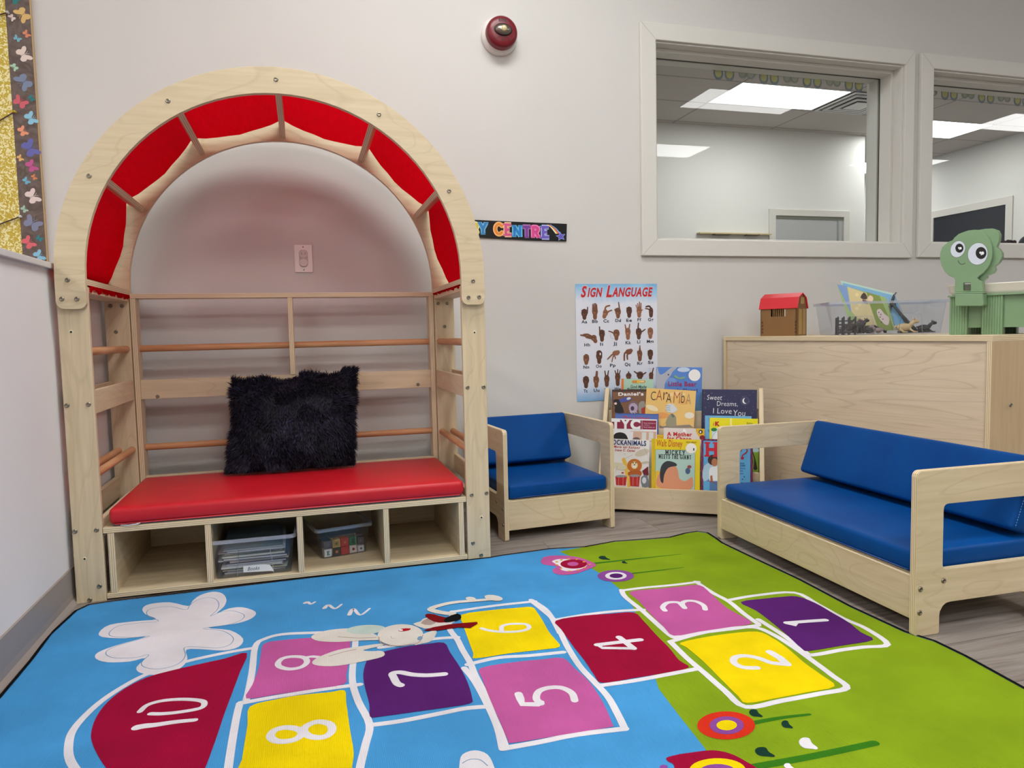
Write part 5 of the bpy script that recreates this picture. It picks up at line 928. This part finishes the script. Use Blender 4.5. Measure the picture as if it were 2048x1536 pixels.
# ------------------------------------------------------------------ book display rack
RO=Vector((1.171,2.624,0)); RZ=math.atan2(-.5511621,.8343982); RU=Vector((math.cos(RZ),math.sin(RZ),0)); RN=Vector((-RU.y,RU.x,0))
t=empty('book_rack',RO,RZ,'birch tiered book display rack full of picture books in the corner','book rack')
prof=[(0,0),(.235,0),(.235,.470),(.222,.484),(.205,.484),(.196,.474),(0,.118)]
for x0,hole_ in ((-.070,1),(.549,1)):
    b=MB(); b.frame((x0,0,0),(0,1,0),(0,0,1),(1,0,0)); b.prism([prof,rrect(.200,.405,.217,.455,.008,4)],0,.018,'birch_z','ply_x'); b.build('side_panel',t,bevel=.003,local=True,seg=3)
def rk(y0,y1,z0,z1,n): b=MB(); b.box(-.052,.549,y0,y1,z0,z1,'rack_face','ply_y' if y1-y0<.03 else 'ply_z'); b.build(n,t,bevel=.0015,local=True)
rk(0,.015,.014,.103,'front_board'); rk(.060,.072,.040,.170,'ledge_board'); rk(.124,.136,.150,.325,'ledge_board'); rk(.186,.198,.230,.392,'ledge_board'); rk(.222,.234,.02,.40,'rear_board')
rk(.015,.060,.030,.042,'tier_floor'); rk(.072,.124,.095,.107,'tier_floor'); rk(.136,.186,.235,.247,'tier_floor'); rk(.198,.222,.300,.312,'tier_floor')
c2=lambda x,y:(x/4.955+1200,y/4.955+730); cA=lambda x,y:(1215+x/9.5256,730+y/9.5256); cB=lambda x,y:(1215+x/9.5256,860+y/9.5256)
GRP='picture books in the display rack'
def book(label,TLp,TRp,zb,y0,lean,th,cover,art,name='picture_book'):
    q=R(lean); Vd=(RN*math.sin(q)+Vector((0,0,math.cos(q)))).normalized(); Nd=(-RN*math.cos(q)+Vector((0,0,math.sin(q)))).normalized(); o=RO+RN*y0+Vector((0,0,zb))
    A=px_on(*TLp,o,Nd); B=px_on(*TRp,o,Nd); U_=(B-A).normalized(); V_=Nd.cross(U_).normalized()
    if V_.z<0: V_=-V_
    w_=(B-A).length; Hh=((A-o).dot(Vd))-.001; O=A-V_*Hh
    t=empty(name,O+U_*w_/2,0,label,'book',GRP)
    b=MB(); b.frame(O,U_,V_,Nd); cv=C(cover,.35); b.prism([[(0,0),(w_,0),(w_,Hh),(0,Hh)]],-.0012,0,cv); b.prism([[(0,0),(w_,0),(w_,Hh),(0,Hh)]],-th,-th+.0012,cv); b.prism([[(0,0),(.0012,0),(.0012,Hh),(0,Hh)]],-th+.0012,-.0012,cv)
    f=lambda p:(lambda g:((g-O).dot(U_),(g-O).dot(V_)))(px_on(*p,o,Nd))
    if art:
        def clip(p): x,y=f(p); return (min(max(x,.0006),w_-.0006),min(max(y,.0006),Hh-.0006))
        art(b,f,clip,w_,Hh)
    b.build('book_cover',t)
    b=MB(); b.frame(O,U_,V_,Nd); b.prism([[(.0015,.002),(w_-.002,.002),(w_-.002,Hh-.002),(.0015,Hh-.002)]],-th+.0013,-.0013,C((232,228,216),.8)); b.build('book_pages',t); return t
def tx(b,f,g,s_,x0,y0,x1,y1,c,k=6,bold=.02,shear=0,slab=False):
    a=f(g(x0,y1)); d=f(g(x1,y0)); (b.slab(s_,a[0],a[1],d[0],d[1],C(c),k,wd=(slab if slab is not True else .22)) if slab else b.text(s_,a[0],a[1],d[0],d[1],C(c),k,bold,shear))
def el(b,f,g,x,y,rx,ry,c,k=3,rot=0): b.poly([f(g(x+rx*math.cos(R(a))*math.cos(R(rot))-ry*math.sin(R(a))*math.sin(R(rot)),y+rx*math.cos(R(a))*math.sin(R(rot))+ry*math.sin(R(a))*math.cos(R(rot)))) for a in range(0,360,15)],C(c),k)
def pg(b,f,g,pts,c,k=3,sm=0): b.poly([f(g(*p)) for p in pts],C(c),k,smooth=sm)
def sk(b,f,g,pts,w_,c,k=5,sm=4): b.stroke([f(g(*p)) for p in pts],w_,C(c),k,smooth=sm)
def a_rock(b,f,cl,w_,h_):
    tx(b,f,cB,'OCKANIMALS',92,205,738,278,(24,48,110),6,.03); tx(b,f,cB,'Maria van Kampen',122,312,618,352,(190,40,44),6,.01,.25); tx(b,f,cB,'Irene C. Cagen',142,372,525,412,(190,40,44),6,.02,.25)
    el(b,f,cB,660,430,140,60,(206,196,176),3,-18); sk(b,f,cB,[(700,340),(770,480)],.0006,(70,60,60)); sk(b,f,cB,[(480,475),(345,540)],.0006,(80,70,60)); sk(b,f,cB,[(310,470),(330,445),(345,480)],.0005,(60,60,80))
    pg(b,f,cB,[(275,560),(320,530),(350,570),(385,700),(430,1000),(440,1075),(380,1075),(350,900),(300,660)],(228,186,70),4,3); el(b,f,cB,515,680,140,130,(196,110,30),5); pg(b,f,cB,[(400,800),(560,760),(650,800),(620,880),(420,880)],(180,90,30),6,3); el(b,f,cB,515,670,62,70,(236,214,170),7)
    for x in (490,540): el(b,f,cB,x,625,14,10,(30,24,20),8)
    el(b,f,cB,515,690,34,30,(240,236,230),8); el(b,f,cB,515,664,16,10,(40,30,30),9); el(b,f,cB,225,690,140,68,(214,206,180),5,14); sk(b,f,cB,[(190,680),(150,820)],.0006,(70,60,60)); el(b,f,cB,720,620,80,24,(200,190,170),5,-8)
    pg(b,f,cB,[(140,820),(280,790),(370,930),(350,1075),(130,1060)],(226,222,222),6,2)
    for x0,x1,y0,y1 in ((150,370,880,1060),(420,620,870,1075)): pg(b,f,cB,[(x0,y0),(x1,y0+10),(x1-20,y1),(x0+14,y1-10)],(186,36,34),7); el(b,f,cB,(x0+x1)/2,y0,(x1-x0)/2,24,(150,150,156),8)
    for x in (215,300,490,570): sk(b,f,cB,[(x,890),(x-4,1050)],.0009,(220,200,200),9,0)
    pg(b,f,cB,[(660,780),(775,690),(785,860),(700,880)],(110,26,40),7); pg(b,f,cB,[(640,900),(760,860),(780,1075),(660,1075)],(120,124,134),7,2); el(b,f,cB,700,960,40,60,(214,218,224),8); el(b,f,cB,290,815,24,18,(190,60,30),9)
book('white picture book lettered OCKANIMALS with a drumming lion, bottom tier',c2(118,730),c2(490,745),.044,.024,6,.006,(230,226,222),a_rock)
def a_mick(b,f,cl,w_,h_):
    b.rect(0,0,w_*.075,h_,C((214,180,10),.4),1); tx(b,f,cB,'Walt Disney',935,195,1430,350,(196,96,20),6,.015,.1)
    pg(b,f,cB,[(915,375),(1500,382),(1670,400),(1660,1140),(905,1110)],(176,204,196),3); sk(b,f,cB,[(905,1110),(915,372),(1495,382)],.0008,(50,60,50),5,0); sk(b,f,cB,[(1670,460),(1662,1140)],.0008,(50,60,50),5,0)
    tx(b,f,cB,'MICKEY',1100,392,1480,465,(30,34,34),7,slab=.17); tx(b,f,cB,'MEETS THE GIANT',975,480,1595,540,(30,34,34),7,slab=.15)
    el(b,f,cB,1595,350,104,98,(236,232,224),8); tx(b,f,cB,'1',1632,345,1656,392,(40,40,40),10,.03); tx(b,f,cB,'READ LIBRARY',1500,222,1700,246,(120,90,20),7,.01)
    pg(b,f,cB,[(910,800),(1000,790),(1100,1000),(1060,1115),(905,1108)],(232,190,60),4,2); pg(b,f,cB,[(925,1000),(990,820),(1120,700),(1260,660),(1340,760),(1370,920),(1480,970),(1600,900),(1630,960),(1600,1120),(1300,1140),(1000,1100)],(218,148,112),5,3)
    pg(b,f,cB,[(1000,800),(1040,660),(1140,590),(1280,620),(1320,680),(1160,720),(1080,860),(1060,1010),(1010,960)],(48,50,58),6,3); el(b,f,cB,1530,780,46,60,(70,90,130),5); el(b,f,cB,1560,700,40,30,(150,60,60),6)
book('yellow picture book titled Mickey Meets the Giant, middle of the bottom tier',c2(512,730),c2(990,742),.044,.022,6,.010,(232,206,20),a_mick)
def a_H(b,f,cl,w_,h_):
    n=14
    for i in range(n):
        for (x0,x1) in ((0,.008),(w_-.008,w_)): b.rect(x0 if i%2 else (x0+x1)/2,h_*i/n,(x0+x1)/2 if i%2 else x1,h_*(i+1)/n,C((150,40,70)),1)
    for i in range(12): b.rect(w_*i/12,h_-.006,w_*(i+.5)/12,h_,C((150,40,70)),1)
    b.rect(.009,0,w_-.009,h_-.007,C((96,170,220)),2); b.poly([(.01,h_*.35),(.05,h_*.45),(.09,h_*.40),(.09,h_*.62),(.05,h_*.66),(.01,h_*.58)],C((176,206,226)),3,smooth=3); b.poly([(.009,0),(.07,0),(.06,h_*.12),(.03,h_*.14),(.009,h_*.09)],C((90,160,50)),3,smooth=2)
    tx(b,f,c2,'H',1036,768,1170,905,(196,24,46),7,slab=True); sk(b,f,c2,[(1395,850),(1415,825),(1450,830),(1455,860),(1415,890),(1410,905)],.0042,(176,24,50),7); el(b,f,c2,1411,922,16,15,(176,24,50),7)
    el(b,f,c2,1118,940,50,52,(60,36,26),5); el(b,f,c2,1135,965,30,40,(186,120,84),6); pg(b,f,c2,[(1090,1020),(1150,1000),(1200,1030),(1190,1160),(1095,1160),(1080,1090)],(232,236,240),5,2); pg(b,f,c2,[(1090,1150),(1190,1150),(1185,1250),(1085,1245)],(80,120,170),6,1); sk(b,f,c2,[(1065,1145),(1150,1170)],.0020,(170,40,60),8,0); pg(b,f,c2,[(1092,1100),(1112,1090),(1120,1150),(1095,1160)],(170,104,70),7,1)
    for s_,y in (('these',972),('answer',998),('share,',1024),('pie,',1050),('you!',1076)): tx(b,f,c2,s_,1376,y-9,1376+len(s_)*11,y+9,(20,80,130),6,.01)
    for x,y in ((1430,1108),(1412,1132),(1405,1168)): el(b,f,c2,x,y,7,6,(30,70,120),6)
book('blue picture book with a boy and a big red H, behind the sofa arm',c2(1003,732),c2(1515,745),.044,.024,6,.008,(70,36,90),a_H)
def a_tyc(b,f,cl,w_,h_):
    pg(b,f,c2,[(112,540),(560,552),(556,640),(125,628)],(140,30,66),3); 
    for s_,x0,x1 in (('T',112,200),('Y',205,300),('C',300,402)): tx(b,f,c2,s_,x0,537,x1,640,(236,236,238),6,.06)
    sk(b,f,c2,[(417,545),(417,640)],.0010,(236,236,238),6,0)
    for i,s_ in enumerate(('Human Activities on','trading in','North Indiana on')): tx(b,f,c2,s_,432,571+i*20,432+(118,60,110)[i],581+i*20,(226,190,200),6,.005)
    pg(b,f,c2,[(300,655),(560,660),(555,760),(300,760)],(206,170,150),3)
    for x in (415,485): pg(b,f,c2,[(x,665),(x+45,667),(x+42,750),(x-3,750)],(216,218,214),4)
    pg(b,f,c2,[(130,760),(140,690),(180,668),(230,672),(265,700),(270,760)],(28,26,28),5,2); el(b,f,c2,360,745,40,30,(110,90,90),5); pg(b,f,c2,[(290,660),(330,660),(325,760),(285,760)],(226,228,232),4)
book('magazine lettered TYC with a crimson band, second tier at the left end',c2(112,528),c2(566,540),.110,.080,6,.003,(232,230,232),a_tyc,'magazine')
def a_lit(b,f,cl,w_,h_): tx(b,f,c2,'The Littlest',225,510,490,545,(196,60,84),5,.02,.1); b.rect(0,h_-.004,w_,h_,C((60,90,160)),1)
book('blue picture book whose red title The Littlest shows above the TYC magazine',c2(152,478),c2(580,486),.110,.0905,6,.006,(84,110,180),a_lit)
def a_mo(b,f,cl,w_,h_):
    tx(b,f,c2,'A Mother',664,668,912,702,(196,36,40),6,.035); tx(b,f,c2,'for Choco',664,712,906,748,(196,36,40),6,.035); b.poly([(w_,h_),(w_-.034,h_)]+[(w_-.034*math.cos(R(a))*1.0,h_-.040*math.sin(R(a))) for a in range(10,91,10)],C((226,178,20)),3)
    el(b,f,c2,998,662,20,20,(24,22,22),5); el(b,f,c2,996,664,8,11,(230,230,226),6); el(b,f,c2,1015,720,28,24,(130,20,30),4); pg(b,f,c2,[(832,628),(850,645),(858,668),(815,660)],(240,238,238),3)
book('white picture book titled A Mother for Choco, second tier behind the yellow one',c2(632,622),c2(1036,632),.110,.078,6,.004,(222,212,208),a_mo)
book('yellow picture book edge showing left of A Mother for Choco',c2(556,690),c2(900,700),.110,.086,6,.004,(228,184,30),lambda b,f,cl,w_,h_:sk(b,f,c2,[(570,720),(580,705),(610,722),(625,708)],.0006,(110,80,20),4))
def a_K(b,f,cl,w_,h_):
    tx(b,f,c2,'K',1140,560,1188,604,(190,30,30),6,.07); tx(b,f,c2,'Level 1',1118,560,1134,602,(190,60,30),6,.01); tx(b,f,c2,'Salsa',1452,568,1512,588,(40,60,30),6,0,.2)
    pg(b,f,c2,[(1108,625),(1560,640),(1572,1065),(1104,1065)],(200,226,240),3); pg(b,f,c2,[(1104,850),(1300,820),(1572,860),(1572,1065),(1104,1065)],(140,176,50),4,0); el(b,f,c2,1130,640,30,18,(40,130,60),5); el(b,f,c2,1350,640,60,20,(60,140,60),5); el(b,f,c2,1150,760,46,100,(236,240,246),6); sk(b,f,c2,[(1110,730),(1125,690),(1150,660)],.0012,(60,90,140),7)
    pg(b,f,c2,[(1500,830),(1530,900),(1560,1030),(1520,1030),(1530,940)],(50,44,36),6,2); el(b,f,c2,1545,845,35,20,(190,220,220),5); pg(b,f,c2,[(1290,530),(1306,530),(1306,600),(1288,600)],(248,240,150),5)
book('yellow and green reader book with a red K, second tier',c2(1088,522),c2(1566,534),.110,.080,6,.005,(238,226,20),a_K)
book('light blue picture book peeking out behind the yellow K reader',c2(1040,500),c2(1502,508),.110,.0870,6,.005,(112,176,220),lambda b,f,cl,w_,h_:(sk(b,f,c2,[(1070,530),(1085,525),(1080,545),(1068,542)],.0008,(60,110,160),4),tx(b,f,c2,'N',1070,640,1088,665,(40,90,150),4,.01)))
def a_dan(b,f,cl,w_,h_):
    tx(b,f,c2,"Daniel's",182,268,432,306,(240,236,236),6,.035); b.rect(0,h_-.010,w_,h_,C((70,46,36)),2); b.rect(0,0,.004,h_,C((110,70,50)),2)
    for i in range(5): sk(b,f,c2,[(130+i*70,300),(132+i*70,490)],.0005,(96,62,40),2,0)
    pg(b,f,c2,[(190,350),(230,325),(300,318),(312,340),(270,362),(200,372)],(70,80,160),5,2); el(b,f,c2,285,332,22,12,(210,214,220),6,-15); pg(b,f,c2,[(130,350),(180,340),(200,370),(240,470),(150,470),(150,420)],(26,22,24),5,2); el(b,f,c2,155,382,14,12,(220,190,180),6)
    el(b,f,c2,330,405,50,48,(120,96,100),5); el(b,f,c2,330,425,44,48,(180,160,186),6); el(b,f,c2,322,430,18,22,(70,40,70),7); pg(b,f,c2,[(385,380),(440,360),(455,470),(390,480)],(150,144,134),5,2); pg(b,f,c2,[(410,430),(455,410),(455,490),(410,490)],(170,50,30),6)
    for i in range(8): el(b,f,c2,300+i*9,462+(i%3)*8,6,5,(200,190,220),8)
book("brown picture book titled Daniel's with a mask, third tier at the left",c2(118,244),c2(460,240),.250,.146,8,.008,(124,84,56),a_dan)
def a_car(b,f,cl,w_,h_):
    T=[('C',822,508,925,665,(40,36,30)),('A',925,480,1050,668,(170,90,40)),('r',1060,520,1150,660,(110,60,36)),('A',1115,545,1225,710,(34,34,30)),('M',1255,520,1390,722,(180,96,40)),('b',1400,515,1480,722,(50,46,40)),('A',1490,555,1600,740,(160,140,100))]
    for s_,x0,y0,x1,y1,c in T: tx(b,f,cA,s_,x0,y0,x1,y1,c,6,-.012)
    el(b,f,cA,850,820,120,50,(236,220,180),2,20); el(b,f,cA,1560,960,90,60,(230,222,204),2); el(b,f,cA,1040,960,140,60,(230,160,90),2); el(b,f,cA,1450,700,120,60,(232,176,96),2); el(b,f,cA,1330,560,160,50,(238,204,140),2,0)
    pg(b,f,cA,[(990,1150),(1060,1170),(1140,1150),(1340,1150),(1560,1135),(1650,1195),(1000,1210)],(140,130,120),3,0); pg(b,f,cA,[(1130,1160),(1120,1060),(1170,960),(1230,930),(1300,980),(1310,1080),(1300,1160)],(150,146,120),4,3)
    el(b,f,cA,1190,820,86,84,(206,212,218),5); pg(b,f,cA,[(1230,740),(1300,800),(1335,850),(1280,900),(1200,905)],(212,216,222),6,2)
    for y in (780,820,860): sk(b,f,cA,[(1110,y),(1150,y-6),(1190,y+4)],.0012,(80,90,100),7)
    sk(b,f,cA,[(1130,1060),(1060,1150)],.0008,(110,100,80),5); pg(b,f,cA,[(1200,930),(1240,1000),(1280,990),(1250,930)],(100,110,110),6,0)
book('orange picture book titled Caramba with a white bird figure, middle of the third tier',c2(462,228),c2(952,256),.250,.1385,6,.005,(232,190,112),a_car)
def a_sw(b,f,cl,w_,h_):
    W_=(226,226,232); tx(b,f,c2,'Sweet',1060,298,1210,345,W_,6,-.005,.15); tx(b,f,c2,'Dreams,',1158,362,1365,412,W_,6,-.005,.05); tx(b,f,c2,'I Love',1120,430,1305,480,W_,6,-.005,.05); tx(b,f,c2,'You',1322,448,1440,505,W_,6,-.005,.1)
    el(b,f,c2,1436,356,46,44,(64,66,100),3); el(b,f,c2,1436,356,24,28,(240,240,236),5); el(b,f,c2,1447,352,21,26,(50,50,86),6); rs=random.Random(5)
    for i in range(70):
        x,y=rs.uniform(1030,1530),rs.uniform(260,600); el(b,f,c2,x,y,2.4,2.2,(150,152,190),4)
    b.rect(0,0,.006,h_,C((30,28,60)),2)
book('navy picture book titled Sweet Dreams, I Love You, third tier at the right',c2(1010,240),c2(1556,246),.250,.146,8,.012,(36,36,78),a_sw)
def a_god(b,f,cl,w_,h_):
    b.rect(0,0,.010,h_,C((226,120,50)),2); tx(b,f,cA,'God Made',440,385,745,440,(50,70,66),6,.01); tx(b,f,cA,'Fireworks',380,442,690,490,(40,50,50),6,.03); pg(b,f,cA,[(470,292),(700,290),(722,305),(722,330),(700,342),(470,342)],(214,140,50),4); el(b,f,cA,592,318,34,34,(226,186,70),5); pg(b,f,cA,[(625,300),(700,300),(700,330),(625,330)],(236,206,150),5)
book('mint green picture book titled God Made, top tier at the left',c2(212,136),c2(530,140),.315,.2015,4,.006,(172,206,184),a_god)
def a_bear(b,f,cl,w_,h_):
    tx(b,f,cA,'Little Bear',1155,318,1700,402,(150,44,100),6,.03); tx(b,f,cA,"won't Sleep!",1120,452,1718,530,(70,50,110),6,.03); el(b,f,cA,1658,195,114,112,(238,234,232),5); el(b,f,cA,1450,90,120,44,(190,206,226),3); el(b,f,cA,1200,300,110,60,(110,150,210),2)
    pg(b,f,cA,[(945,50),(975,130),(1010,185),(1090,150),(1160,90),(1230,45),(1330,45),(1240,130),(1200,210),(1130,280),(1090,380),(1070,470),(930,470)],(170,174,186),4,2); el(b,f,cA,1160,185,14,16,(60,60,66),6); pg(b,f,cA,[(1260,215),(1300,195),(1360,240),(1440,225),(1490,235),(1440,262),(1340,262)],(130,170,120),5,2); b.rect(0,0,.006,h_,C((130,150,190)),3)
    pg(b,f,cA,[(1780,520),(1800,520),(1800,900),(1640,900)],(90,130,170),2)
book("blue picture book titled Little Bear with a white moon, tallest on the top tier",c2(556,20),c2(1012,24),.315,.2015,4,.007,(84,130,204),a_bear)
